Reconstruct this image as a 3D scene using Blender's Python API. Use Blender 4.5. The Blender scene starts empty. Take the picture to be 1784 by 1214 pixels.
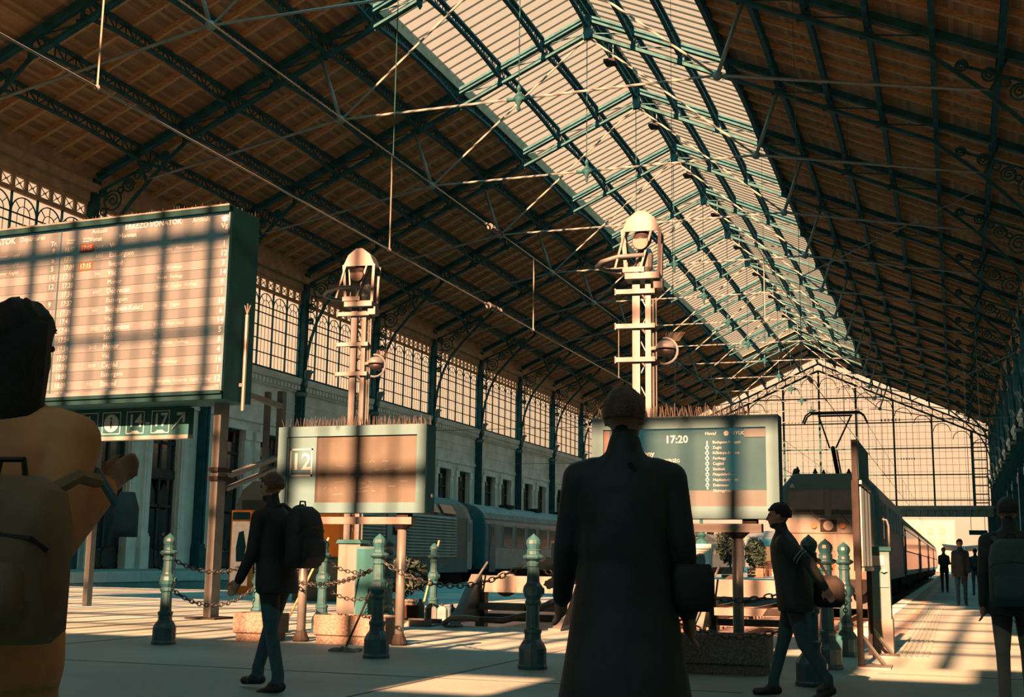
import bpy, bmesh, math, random
import numpy as np
from mathutils import Vector, Matrix
R = random.Random(7)
SC = bpy.context.scene
COL = SC.collection
PI = math.pi

# ------------------------------------------------------------------ camera
F_PX, YAW, PITCH, ROLL = 2144.14, 0.3436, 0.1692, 0.0139
CAM = Vector((15.729, -54.154, 1.08))
def make_camera():
    cy, sy, cp, sp = math.cos(YAW), math.sin(YAW), math.cos(PITCH), math.sin(PITCH)
    fw = Vector((-sy*cp, cy*cp, sp)); rt = Vector((cy, sy, 0)); up = rt.cross(fw)
    r2 = math.cos(ROLL)*rt + math.sin(ROLL)*up
    u2 = -math.sin(ROLL)*rt + math.cos(ROLL)*up
    cd = bpy.data.cameras.new('camera'); cd.sensor_width = 36; cd.lens = F_PX*36/1784
    cd.clip_end = 1500; cd.clip_start = .05
    co = bpy.data.objects.new('camera', cd); COL.objects.link(co)
    co.matrix_world = Matrix(((r2.x, u2.x, -fw.x, CAM.x), (r2.y, u2.y, -fw.y, CAM.y), (r2.z, u2.z, -fw.z, CAM.z), (0, 0, 0, 1)))
    SC.camera = co
make_camera()

# ------------------------------------------------------------------ world: warm low sky, cooler overhead
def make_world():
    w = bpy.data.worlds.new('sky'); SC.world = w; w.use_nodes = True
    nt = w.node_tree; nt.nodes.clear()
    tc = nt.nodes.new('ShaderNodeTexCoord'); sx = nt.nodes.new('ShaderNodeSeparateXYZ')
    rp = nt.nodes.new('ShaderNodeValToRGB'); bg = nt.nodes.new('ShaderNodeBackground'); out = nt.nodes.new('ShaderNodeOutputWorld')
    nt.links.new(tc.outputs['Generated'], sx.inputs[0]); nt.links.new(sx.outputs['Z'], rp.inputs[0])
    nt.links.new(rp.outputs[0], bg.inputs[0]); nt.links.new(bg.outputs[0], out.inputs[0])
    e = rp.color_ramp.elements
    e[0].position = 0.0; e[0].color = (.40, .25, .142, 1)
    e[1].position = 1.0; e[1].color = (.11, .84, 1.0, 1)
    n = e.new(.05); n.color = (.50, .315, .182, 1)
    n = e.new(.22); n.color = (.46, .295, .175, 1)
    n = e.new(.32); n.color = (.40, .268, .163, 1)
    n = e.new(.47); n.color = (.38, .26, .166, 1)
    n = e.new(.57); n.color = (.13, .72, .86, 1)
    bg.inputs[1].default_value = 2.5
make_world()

# ------------------------------------------------------------------ sun: low evening sun through the front facade
SUN_TAN, SUN_AZ = .45, .027
def make_sun():
    l = bpy.data.lights.new('sun', 'SUN'); l.energy = 54.0; l.color = (1.0, .365, .178); l.angle = math.radians(.55)
    o = bpy.data.objects.new('sun', l); COL.objects.link(o)
    d = Vector((SUN_AZ, 1, -SUN_TAN))
    o.rotation_euler = d.to_track_quat('-Z', 'Y').to_euler(); o.location = (0, -120, 45)
make_sun()
vs = SC.view_settings
vs.view_transform = 'Standard'; vs.look = 'None'; vs.exposure = 0.0; vs.gamma = 1.0; vs.use_curve_mapping = False
cyc = SC.cycles
cyc.use_denoising = True; cyc.max_bounces = 7; cyc.diffuse_bounces = 4; cyc.glossy_bounces = 3
cyc.transmission_bounces = 4; cyc.transparent_max_bounces = 24; cyc.caustics_reflective = False; cyc.caustics_refractive = False
cyc.sample_clamp_indirect = 6

# ------------------------------------------------------------------ materials
M = {}
def mat(name, col, rough=.6, metal=0.0, var=.25, scale=3.0, bump=0.0, bscale=40.0, emit=None, estr=0.0, spec=.5, col2=None, stretch=None):
    m = bpy.data.materials.new(name); m.use_nodes = True; nt = m.node_tree; b = nt.nodes['Principled BSDF']
    b.inputs['Roughness'].default_value = rough; b.inputs['Metallic'].default_value = metal
    b.inputs['Specular IOR Level'].default_value = spec
    tc = nt.nodes.new('ShaderNodeTexCoord'); src = tc.outputs['Object']
    if stretch:
        mp = nt.nodes.new('ShaderNodeMapping'); mp.inputs['Scale'].default_value = stretch
        nt.links.new(src, mp.inputs[0]); src = mp.outputs[0]
    nz = nt.nodes.new('ShaderNodeTexNoise'); nz.inputs['Scale'].default_value = scale; nz.inputs['Detail'].default_value = 5
    nt.links.new(src, nz.inputs['Vector'])
    rp = nt.nodes.new('ShaderNodeValToRGB'); nt.links.new(nz.outputs['Fac'], rp.inputs[0])
    c2 = col2 if col2 else tuple(c*(1-var) for c in col)
    c1 = col if col2 else tuple(min(1, c*(1+var*.6)) for c in col)
    rp.color_ramp.elements[0].position = .3; rp.color_ramp.elements[0].color = (*c2, 1)
    rp.color_ramp.elements[1].position = .7; rp.color_ramp.elements[1].color = (*c1, 1)
    nt.links.new(rp.outputs[0], b.inputs['Base Color'])
    if bump:
        n2 = nt.nodes.new('ShaderNodeTexNoise'); n2.inputs['Scale'].default_value = bscale; n2.inputs['Detail'].default_value = 4
        nt.links.new(src, n2.inputs['Vector'])
        bp = nt.nodes.new('ShaderNodeBump'); bp.inputs['Strength'].default_value = bump; bp.inputs['Distance'].default_value = .02
        nt.links.new(n2.outputs['Fac'], bp.inputs['Height']); nt.links.new(bp.outputs[0], b.inputs['Normal'])
    if emit:
        b.inputs['Emission Color'].default_value = (*emit, 1); b.inputs['Emission Strength'].default_value = estr
    M[name] = m
    return m
def glass_mat(name, tint=(.95, .93, .90), refl=.06, dirt=.05, dirtcol=(.62, .55, .45)):
    m = bpy.data.materials.new(name); m.use_nodes = True; nt = m.node_tree; nt.nodes.clear()
    out = nt.nodes.new('ShaderNodeOutputMaterial')
    tr = nt.nodes.new('ShaderNodeBsdfTransparent'); tr.inputs[0].default_value = (*tint, 1)
    gl = nt.nodes.new('ShaderNodeBsdfGlossy'); gl.inputs['Roughness'].default_value = .05
    tl = nt.nodes.new('ShaderNodeBsdfTranslucent'); tl.inputs[0].default_value = (*dirtcol, 1)
    tc = nt.nodes.new('ShaderNodeTexCoord'); nz = nt.nodes.new('ShaderNodeTexNoise'); nz.inputs['Scale'].default_value = .7; nz.inputs['Detail'].default_value = 6
    nt.links.new(tc.outputs['Object'], nz.inputs['Vector'])
    mr = nt.nodes.new('ShaderNodeMapRange'); mr.inputs[1].default_value = .35; mr.inputs[2].default_value = .75; mr.inputs[4].default_value = dirt*2
    nt.links.new(nz.outputs['Fac'], mr.inputs[0])
    m1 = nt.nodes.new('ShaderNodeMixShader'); m2 = nt.nodes.new('ShaderNodeMixShader'); m1.inputs[0].default_value = refl
    nt.links.new(tr.outputs[0], m1.inputs[1]); nt.links.new(gl.outputs[0], m1.inputs[2])
    nt.links.new(mr.outputs[0], m2.inputs[0]); nt.links.new(m1.outputs[0], m2.inputs[1]); nt.links.new(tl.outputs[0], m2.inputs[2])
    nt.links.new(m2.outputs[0], out.inputs[0]); M[name] = m
def plank_mat(name, c1, c2, width=.16, axis=0):
    m = bpy.data.materials.new(name); m.use_nodes = True; nt = m.node_tree; b = nt.nodes['Principled BSDF']; b.inputs['Roughness'].default_value = .8
    L = nt.links.new
    tc = nt.nodes.new('ShaderNodeTexCoord'); sx = nt.nodes.new('ShaderNodeSeparateXYZ'); L(tc.outputs['Object'], sx.inputs[0])
    d = nt.nodes.new('ShaderNodeMath'); d.operation = 'DIVIDE'; d.inputs[1].default_value = width; L(sx.outputs[axis], d.inputs[0])
    fr = nt.nodes.new('ShaderNodeMath'); fr.operation = 'FRACT'; L(d.outputs[0], fr.inputs[0])
    fl = nt.nodes.new('ShaderNodeMath'); fl.operation = 'FLOOR'; L(d.outputs[0], fl.inputs[0])
    wn = nt.nodes.new('ShaderNodeTexWhiteNoise'); wn.noise_dimensions = '1D'; L(fl.outputs[0], wn.inputs['W'])
    nz = nt.nodes.new('ShaderNodeTexNoise'); nz.inputs['Scale'].default_value = 1.3; nz.inputs['Detail'].default_value = 5; L(tc.outputs['Object'], nz.inputs['Vector'])
    ad = nt.nodes.new('ShaderNodeMath'); ad.operation = 'ADD'; L(wn.outputs['Value'], ad.inputs[0]); L(nz.outputs['Fac'], ad.inputs[1])
    hf = nt.nodes.new('ShaderNodeMath'); hf.operation = 'MULTIPLY'; hf.inputs[1].default_value = .5; L(ad.outputs[0], hf.inputs[0])
    rp = nt.nodes.new('ShaderNodeValToRGB'); rp.color_ramp.elements[0].position = .25; rp.color_ramp.elements[1].position = .75
    rp.color_ramp.elements[0].color = (*c2, 1); rp.color_ramp.elements[1].color = (*c1, 1); L(hf.outputs[0], rp.inputs[0])
    gt = nt.nodes.new('ShaderNodeMath'); gt.operation = 'GREATER_THAN'; gt.inputs[1].default_value = .12; L(fr.outputs[0], gt.inputs[0])
    bm_ = nt.nodes.new('ShaderNodeBump'); bm_.inputs['Strength'].default_value = .9; bm_.inputs['Distance'].default_value = .03; L(gt.outputs[0], bm_.inputs['Height'])
    L(rp.outputs[0], b.inputs['Base Color']); L(bm_.outputs[0], b.inputs['Normal']); M[name] = m
mat('steel', (.018, .098, .114), .7, 0, .4, 2.2, spec=.15)
mat('bar_dark', (.006, .022, .026), .8, 0, .2, 3, spec=.1)
mat('steel_pale', (.13, .25, .25), .45, .0, .3, 2.0)
mat('rod', (0.16, 0.22, 0.21), .45, .0, .25, 3)
plank_mat('boarding', (.46, .27, .13), (.23, .135, .065))
mat('timber', (0.55, 0.34, 0.17), .8, 0, .35, 4, stretch=(1, 6, 6))
mat('fascia', (0.4, 0.29, 0.17), .75, 0, .3, 2)
glass_mat('glass'); glass_mat('skyglass', (.96, .94, .91), .04, .012, (.4, .34, .27))
mat('plaster', (0.76, 0.8, 0.71), .85, 0, .25, .6, bump=.15, bscale=12)
mat('stone', (0.8, 0.83, 0.75), .8, 0, .2, 1.2)
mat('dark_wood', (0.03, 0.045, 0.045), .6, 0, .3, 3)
mat('window_dark', (.025, .04, .042), .12, 0, .3, 1, spec=.8)
mat('curtain', (0.55, 0.52, 0.44), .8, 0, .15, 3)
mat('asphalt', (0.235, 0.375, 0.37), .62, 0, .35, .35, bump=.35, bscale=55, spec=.35)
mat('paving', (0.26, 0.39, 0.38), .6, 0, .28, .5, bump=.25, bscale=40, spec=.35)
mat('joint', (.05, .06, .06), .9)
mat('ballast', (.13, .125, .115), .95, 0, .55, 18, bump=1.0, bscale=14)
mat('line_paint', (0.42, 0.42, 0.34), .6, 0, .35, 5)
mat('rail', (.22, .19, .17), .4, .7, .3, 6)
mat('sleeper', (.12, .10, .085), .85, 0, .3, 5)
mat('bollard', (0.02, 0.1, 0.125), .38, 0, .35, 9, spec=.55)
mat('chain', (0.05, 0.07, 0.07), .45, .5, .3, 20)
mat('aggregate', (0.24, 0.24, 0.21), .9, 0, .5, 55, bump=.9, bscale=60, col2=(.07,.07,.065))
mat('soil', (.06, .045, .035), .95, 0, .5, 14, bump=1, bscale=20)
mat('board_frame', (0.052, 0.155, 0.195), 0.6, 0, .12, 3, spec=0.2)
mat('board_side', (0.01, 0.095, 0.115), 0.7, 0, .2, 3, spec=0.2)
mat('board_case', (0.006, 0.03, 0.036), 0.8, 0, .2, 2, spec=0.05)
mat('screen_teal', (0.016, 0.05, 0.056), 0.7, 0, .3, 1.5, emit=(.10, .42, .42), estr=.16, spec=0.08)
mat('screen_blank', (0.07, 0.09, 0.085), 0.7, 0, .35, 1.6, spec=0.1)
mat('screen_row_a', (0.072, 0.1, 0.105), 0.75, 0, .08, 2, emit=(.12, .42, .42), estr=.11, spec=0.06)
mat('screen_row_b', (0.095, 0.135, 0.145), 0.75, 0, .08, 2, emit=(.12, .42, .42), estr=.11, spec=0.06)
mat('screen_strip', (0.07, 0.105, 0.115), 0.75, 0, .08, 2, spec=0.08)
mat('delay_cell', (0.2, 0.06, 0.02), .4)
mat('letter', (0.3, 0.4, 0.43), 0.7, 0, .02, spec=0.1)
mat('letter_dark', (.05, .05, .05), .5)
mat('sign_blue', (0.012, 0.075, 0.09), 0.7, spec=0.1)
mat('sign_white', (0.12, 0.17, 0.18), .5, 0, .1)
mat('galv', (0.13, 0.17, 0.175), .4, .35, .2, 5)
mat('mast_paint', (0.1, 0.145, 0.165), .5, 0, .2, 5)
mat('spike', (0.13, 0.14, 0.13), .4, .5, .1)
mat('black', (.012, .015, .016), .5, 0, .2, 5)
mat('rubber', (.02, .022, .022), .6)
mat('white_paint', (0.1, 0.135, 0.135), .55, 0, .22, 4)
mat('lamp_glass', (0.2, 0.22, 0.2), .15)
mat('loco_teal', (.035, .13, .145), 0.35, 0, .2, 1.5, spec=0.3)
mat('loco_pale', (0.105, 0.125, 0.11), .35, 0, .15, 2)
mat('loco_grey', (0.075, 0.105, 0.105), .4, 0, .2, 2)
mat('louvre', (0.24, 0.31, 0.295), .45, 0, .25, 2)
mat('coach_blue', (.045, .16, .185), .3, 0, .2, 1.5, spec=.6)
mat('coach_grey', (0.26, 0.3, 0.285), .35, 0, .2, 1.5)
mat('coach_side', (0.3, 0.29, 0.26), .16, .35, .12, 1.2, spec=.8)
mat('coach_roof', (.16, .19, .185), .5, 0, .35, 2.5, bump=.2, bscale=20)
mat('underframe', (.018, .022, .022), 0.8, 0, .4, 6, spec=0.15)
mat('amber', (0.22, 0.09, 0.03), .3)
mat('orange', (0.92, 0.27, 0.03), .5, 0, .08, 2)
mat('teal_cabinet', (0.025, 0.11, 0.13), .45, 0, .15, 4)
mat('grey_cabinet', (0.085, 0.12, 0.12), .5, 0, .2, 3)
mat('poster', (.62, .50, .38), .5, 0, .3, 6, emit=(1.0, .66, .40), estr=.28)
mat('skin', (0.36, 0.2, 0.13), .55, 0, .12, 9)
mat('hair_dark', (.010, .011, .011), .6, 0, .4, 30, bump=.6, bscale=90, stretch=(6, 6, 1))
mat('hair_brown', (0.11, 0.065, 0.038), .6, 0, .4, 30, bump=.6, bscale=90)
mat('coat_tan', (0.8, 0.375, 0.155), .85, 0, .3, 3.5, bump=.5, bscale=9)
mat('trouser_tan', (0.55, 0.34, 0.16), .85, 0, .3, 3, bump=.4, bscale=9)
mat('cloth_black', (.012, .017, .018), .7, 0, .4, 6, bump=.5, bscale=9)
mat('cloth_ink', (0.012, 0.03, 0.034), .65, 0, .5, 5, bump=.5, bscale=8)
mat('cloth_navy', (.012, .035, .04), .7, 0, .4, 6, bump=.4, bscale=9)
mat('cloth_brown', (.11, .075, .045), .85, 0, .3, 5, bump=.4, bscale=9)
mat('jeans', (0.035, 0.095, 0.115), .85, 0, .35, 8, bump=.4, bscale=14)
mat('khaki', (0.2, 0.2, 0.16), .85, 0, .3, 6, bump=.4, bscale=12)
mat('shoe', (.02, .02, .02), .5)
mat('shoe_white', (.55, .5, .45), .5)
mat('pack_teal', (.03, .095, .105), .7, 0, .3, 6, bump=.4, bscale=14)
mat('pack_brown', (0.26, 0.17, 0.09), .75, 0, .35, 5, bump=.5, bscale=9)
mat('bag_blue', (.10, .19, .22), .7, 0, .25, 9, bump=.5, bscale=14)
mat('leaf', (.025, .065, .05), .7, 0, .5, 9)
mat('wood_box', (0.16, 0.11, 0.07), .8, 0, .3, 4)
mat('paper', (0.3, 0.34, 0.34), .7, 0, .1)
mat('pail_orange', (0.13, 0.07, 0.04), .5, 0, .15, 6)
mat('pail_blue', (0.05, 0.1, 0.12), .5, 0, .15, 6)
mat('mop_cloth', (0.24, 0.25, 0.23), .9, 0, .25, 20, bump=.6, bscale=40)
mat('ground_far', (0.1, 0.085, 0.06), .9, 0, .3, .05)
mat('city', (0.2, 0.19, 0.17), .9, 0, .1, .2)
mat('city_window', (0.09, 0.09, 0.08), .5)

# ------------------------------------------------------------------ mesh builder
class MB:
    def __init__(s): s.v = []; s.f = []; s.sm = False
    def add(s, vs, fs):
        b = len(s.v); s.v += [tuple(p) for p in vs]; s.f += [tuple(b+i for i in f) for f in fs]; return s
    def box(s, c, d, rz=0, rx=0, ry=0):
        x, y, z = d[0]/2, d[1]/2, d[2]/2
        vs = [Vector((a*x, b*y, e*z)) for e in (-1, 1) for b in (-1, 1) for a in (-1, 1)]
        if rz or rx or ry:
            m = Matrix.Rotation(rz, 3, 'Z') @ Matrix.Rotation(ry, 3, 'Y') @ Matrix.Rotation(rx, 3, 'X'); vs = [m @ p for p in vs]
        c = Vector(c)
        return s.add([p+c for p in vs], [(0, 2, 3, 1), (4, 5, 7, 6), (0, 1, 5, 4), (2, 6, 7, 3), (0, 4, 6, 2), (1, 3, 7, 5)])
    def span(s, a, b):
        return s.box([(a[i]+b[i])/2 for i in range(3)], [abs(b[i]-a[i]) for i in range(3)])
    def bar(s, p0, p1, w, h=None, up=(0, 0, 1)):
        h = h or w; p0 = Vector(p0); p1 = Vector(p1); d = (p1-p0)
        if d.length < 1e-6: return s
        d.normalize(); u = Vector(up)
        if abs(d.dot(u)) > .98: u = Vector((0, 1, 0)) if abs(d.y) < .9 else Vector((1, 0, 0))
        r = d.cross(u).normalized(); u = r.cross(d)
        vs = [p+r*(a*w/2)+u*(b*h/2) for p in (p0, p1) for b in (-1, 1) for a in (-1, 1)]
        return s.add(vs, [(0, 1, 3, 2), (4, 6, 7, 5), (0, 4, 5, 1), (2, 3, 7, 6), (0, 2, 6, 4), (1, 5, 7, 3)])
    def cyl(s, p0, p1, r, n=10, r2=None):
        r2 = r if r2 is None else r2; p0 = Vector(p0); p1 = Vector(p1); d = (p1-p0).normalized()
        u = Vector((0, 0, 1)) if abs(d.z) < .9 else Vector((1, 0, 0))
        a = d.cross(u).normalized(); b = a.cross(d)
        vs = []
        for p, q in ((p0, r), (p1, r2)):
            for i in range(n):
                t = 2*PI*i/n; vs.append(p+(a*math.cos(t)+b*math.sin(t))*q)
        fs = [(i, n+i, n+(i+1) % n, (i+1) % n) for i in range(n)]
        return s.add(vs, fs+[tuple(range(n)), tuple(range(2*n-1, n-1, -1))])
    def lathe(s, prof, n=14, c=(0, 0, 0), sx=1, sy=1, rot=0):
        vs = []; m = len(prof)
        for r, z in prof:
            for i in range(n):
                t = 2*PI*i/n+rot; vs.append((c[0]+r*math.cos(t)*sx, c[1]+r*math.sin(t)*sy, c[2]+z))
        fs = [(j*n+i, j*n+(i+1) % n, (j+1)*n+(i+1) % n, (j+1)*n+i) for j in range(m-1) for i in range(n)]
        fs += [tuple(range(n-1, -1, -1)), tuple((m-1)*n+i for i in range(n))]
        return s.add(vs, fs)
    def tube(s, pts, r, n=6, closed=False):
        pts = [Vector(p) for p in pts]; m = len(pts); vs = []; prev = None
        for i, p in enumerate(pts):
            if closed: d = pts[(i+1) % m]-pts[i-1]
            else: d = pts[min(i+1, m-1)]-pts[max(i-1, 0)]
            d.normalize()
            if prev is None:
                u = Vector((0, 0, 1)) if abs(d.z) < .9 else Vector((1, 0, 0)); a = d.cross(u).normalized()
            else: a = (prev-d*prev.dot(d)).normalized()
            prev = a; b = d.cross(a); rr = r[i] if isinstance(r, (list, tuple)) else r
            for k in range(n):
                t = 2*PI*k/n; vs.append(p+(a*math.cos(t)+b*math.sin(t))*rr)
        fs = [(i*n+k, i*n+(k+1) % n, ((i+1) % m)*n+(k+1) % n, ((i+1) % m)*n+k) for i in range(m if closed else m-1) for k in range(n)]
        if not closed: fs += [tuple(range(n-1, -1, -1)), tuple((m-1)*n+k for k in range(n))]
        return s.add(vs, fs)
    def prism(s, poly, y0, y1, axis='y'):
        """poly of (a,b); axis y: (x,z) extruded in y; axis x: (y,z); axis z: (x,y)"""
        n = len(poly)
        def pt(p, t): return (p[0], t, p[1]) if axis == 'y' else ((t, p[0], p[1]) if axis == 'x' else (p[0], p[1], t))
        vs = [pt(p, y0) for p in poly]+[pt(p, y1) for p in poly]
        fs = [(i, (i+1) % n, n+(i+1) % n, n+i) for i in range(n)]+[tuple(range(n-1, -1, -1)), tuple(range(n, 2*n))]
        return s.add(vs, fs)
    def rings(s, rings, cap=True):
        n = len(rings[0]); vs = [p for r in rings for p in r]; m = len(rings)
        fs = [(j*n+i, j*n+(i+1) % n, (j+1)*n+(i+1) % n, (j+1)*n+i) for j in range(m-1) for i in range(n)]
        if cap: fs += [tuple(range(n-1, -1, -1)), tuple((m-1)*n+i for i in range(n))]
        return s.add(vs, fs)
    def ball(s, c, r, n=10, m=7, sx=1, sy=1, sz=1):
        return s.lathe([(max(1e-4, r*math.sin(PI*j/m)), -r*sz*math.cos(PI*j/m)) for j in range(m+1)], n, c, sx, sy)
    def smooth(s): s.sm = True; return s
    def mesh(s, name='m', fix=True):
        me = bpy.data.meshes.new(name); me.from_pydata(s.v, [], s.f)
        if fix:
            bm = bmesh.new(); bm.from_mesh(me); bmesh.ops.recalc_face_normals(bm, faces=bm.faces); bm.to_mesh(me); bm.free()
        if s.sm: me.polygons.foreach_set('use_smooth', [True]*len(me.polygons))
        me.update(); return me
def obj(name, mb, m, parent=None, loc=(0, 0, 0), rz=0, kind=None, label=None):
    me = mb.mesh(name) if isinstance(mb, MB) else mb
    if m is not None and not me.materials: me.materials.append(M[m] if isinstance(m, str) else m)
    o = bpy.data.objects.new(name, me); COL.objects.link(o)
    o.location = loc; o.rotation_euler[2] = rz
    if parent is not None: o.parent = parent
    if kind: o['kind'] = kind
    if label: o['label'] = label
    return o
def thing(name, label, cat, loc=(0, 0, 0), rz=0, group=None, kind=None):
    o = bpy.data.objects.new(name, None); COL.objects.link(o); o.location = loc; o.rotation_euler[2] = rz
    o.empty_display_size = .2
    return tag(o, label, cat, group, kind)
def tag(o, label, cat, group=None, kind=None):
    o['label'] = label; o['category'] = cat
    if group: o['group'] = group
    if kind: o['kind'] = kind
    return o
def struct(name, label, cat='structure'):
    return thing(name, label, cat, kind='structure')
def copy_tree(o, parent=None):
    c = o.copy(); COL.objects.link(c); c.parent = parent
    for ch in list(o.children): copy_tree(ch, c)
    return c
_tc = {}
def text_mesh(s, size, align='LEFT', bold=False):
    k = (s, size, align, bold)
    if k in _tc: return _tc[k]
    cu = bpy.data.curves.new('t', 'FONT'); cu.body = s; cu.size = size; cu.align_x = align; cu.align_y = 'CENTER'; cu.resolution_u = 2
    if bold: cu.offset = size*.018
    o = bpy.data.objects.new('t', cu); COL.objects.link(o)
    dg = bpy.context.evaluated_depsgraph_get(); me = bpy.data.meshes.new_from_object(o.evaluated_get(dg))
    bpy.data.objects.remove(o); _tc[k] = me
    return me
def text(name, s, size, m, parent, loc, align='LEFT', bold=False, rot=(PI/2, 0, 0), squash=1.0):
    me = text_mesh(s, size, align, bold).copy()
    me.materials.clear(); me.materials.append(M[m])
    o = bpy.data.objects.new(name, me); COL.objects.link(o); o.parent = parent; o.location = loc; o.rotation_euler = rot
    o.scale = (squash, 1, 1)
    return o
# ================================================================== SETTING
BAY = 9.8; XW = 20.3; RIDGE = 27.0; SLOPE = .45
Y_FRONT, Y_GABLE = -60.5, 107.8
def zc(x): return RIDGE-SLOPE*abs(x)

# ---- floor
def build_floor():
    fl = struct('floor', 'grey asphalt concourse and platform floor with sunlit bands', 'floor')
    obj('concourse_slab', MB().span((-20.9, Y_FRONT, -.9), (20.9, -35.2, 0)), 'asphalt', fl)
    obj('concourse_slab', MB().span((-13.5, -35.2, -.9), (-3.9, -20.5, 0)), 'asphalt', fl)
    obj('platform_slab', MB().span((-3.9, -35.2, -.9), (6.5, 150, 0)), 'asphalt', fl)
    obj('platform_slab', MB().span((14.12, -35.2, -.9), (20.9, 150, 0)), 'paving', fl)
    obj('platform_slab', MB().span((-20.9, -35.2, -.9), (-13.5, 150, .38)), 'paving', fl)
    for y0 in np.arange(-35.2, 60, 2.0):
        obj('edge_stone', KERB, 'stone', fl, (14.12, y0, 0))
    for y0 in np.arange(-35.2, 40, 2.0):
        obj('edge_stone', KERB, 'stone', fl, (6.2, y0, 0))
    for y0 in np.arange(-20, 44, 2.0):
        obj('edge_stone', KERB, 'stone', fl, (-13.8, y0, .38))
    # safety line and tactile strip on the right platform, expansion joints
    obj('safety_line', MB().span((14.72, -35.5, 0), (14.92, 120, .004)), 'line_paint', fl)
    tp = MB()
    for i in range(6): tp.span((15.02+i*.065, -38.6, 0), (15.055+i*.065, 110, .008))
    obj('tactile_strip', tp, 'paving', fl, kind='stuff')
    jn = MB()
    for y in (-50, -45.5, -41, -36.5, -31, -25, -18, -10): jn.span((14.95, y, 0), (20.9, y+.02, .003))
    jn.span((16.75, -50, 0), (16.78, 110, .003))
    for y in (-58, -52.5, -47.2, -43.5, -38.4): jn.span((-13, y, 0), (14, y+.025, .003))
    for x in (-6, 0, 5.6, 11.2): jn.span((x, -60, 0), (x+.025, -35.2, .003))
    obj('expansion_joint', jn, 'joint', fl, kind='stuff')
    # track bed in the troughs
    def bed(x0, x1, y0, name):
        nx, ny = 14, 110; mb = MB(); vs = []; fs = []
        for j in range(ny+1):
            for i in range(nx+1):
                vs.append((x0+(x1-x0)*i/nx, y0+(150-y0)*(j/ny)**1.5, -.62+R.uniform(-.05, .05)))
        for j in range(ny):
            for i in range(nx):
                a = j*(nx+1)+i; fs.append((a, a+1, a+nx+2, a+nx+1))
        mb.add(vs, fs)
        obj(name, mb, 'ballast', fl, kind='stuff')
    bed(6.5, 14.12, -35.2, 'track_bed'); bed(-13.5, -3.9, -20.5, 'track_bed')
    g = MB().span((-400, 150, -1.2), (400, 900, -.9)).span((-400, -300, -1.6), (-20.9, 150, -.9)).span((20.9, -300, -1.6), (400, 150, -.9)).span((-20.9, -300, -1.6), (20.9, Y_FRONT, -.9))
    tag(obj('outside_ground', g, 'ground_far'), 'dusty open ground outside beyond the station hall', 'ground', kind='structure')
KERB = MB().span((0, .01, -.35), (.32, 1.99, .012)).mesh('kerb')
build_floor()

def build_track(xc, y0, label, y1=120):
    t = thing('railway_track', label, 'track', (xc, y0, -.62))
    n = int((y1-y0)/4)
    rp = [(-.07, 0), (.07, 0), (.07, .02), (.012, .04), (.012, .11), (.036, .12), (.036, .16), (-.036, .16), (-.036, .12), (-.012, .11), (-.012, .04), (-.07, .02)]
    for s in (-1, 1): obj('rail', MB().prism([(s*.75+a, b+.08) for a, b in rp], 0, y1-y0), 'rail', t)
    sl = MB().box((0, 0, .04), (2.5, .24, .16)).mesh('sleeper')
    for i in range(60): obj('sleeper', sl, 'sleeper', t, (0, .4+i*.62, 0))
build_track(8.75, -33.2, 'empty railway track behind the left white buffer stop')
build_track(12.2, -32.4, 'railway track under the white fronted locomotive at the right platform')
build_track(-6.05, -20.4, 'railway track under the louvred locomotive on the left')

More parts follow.
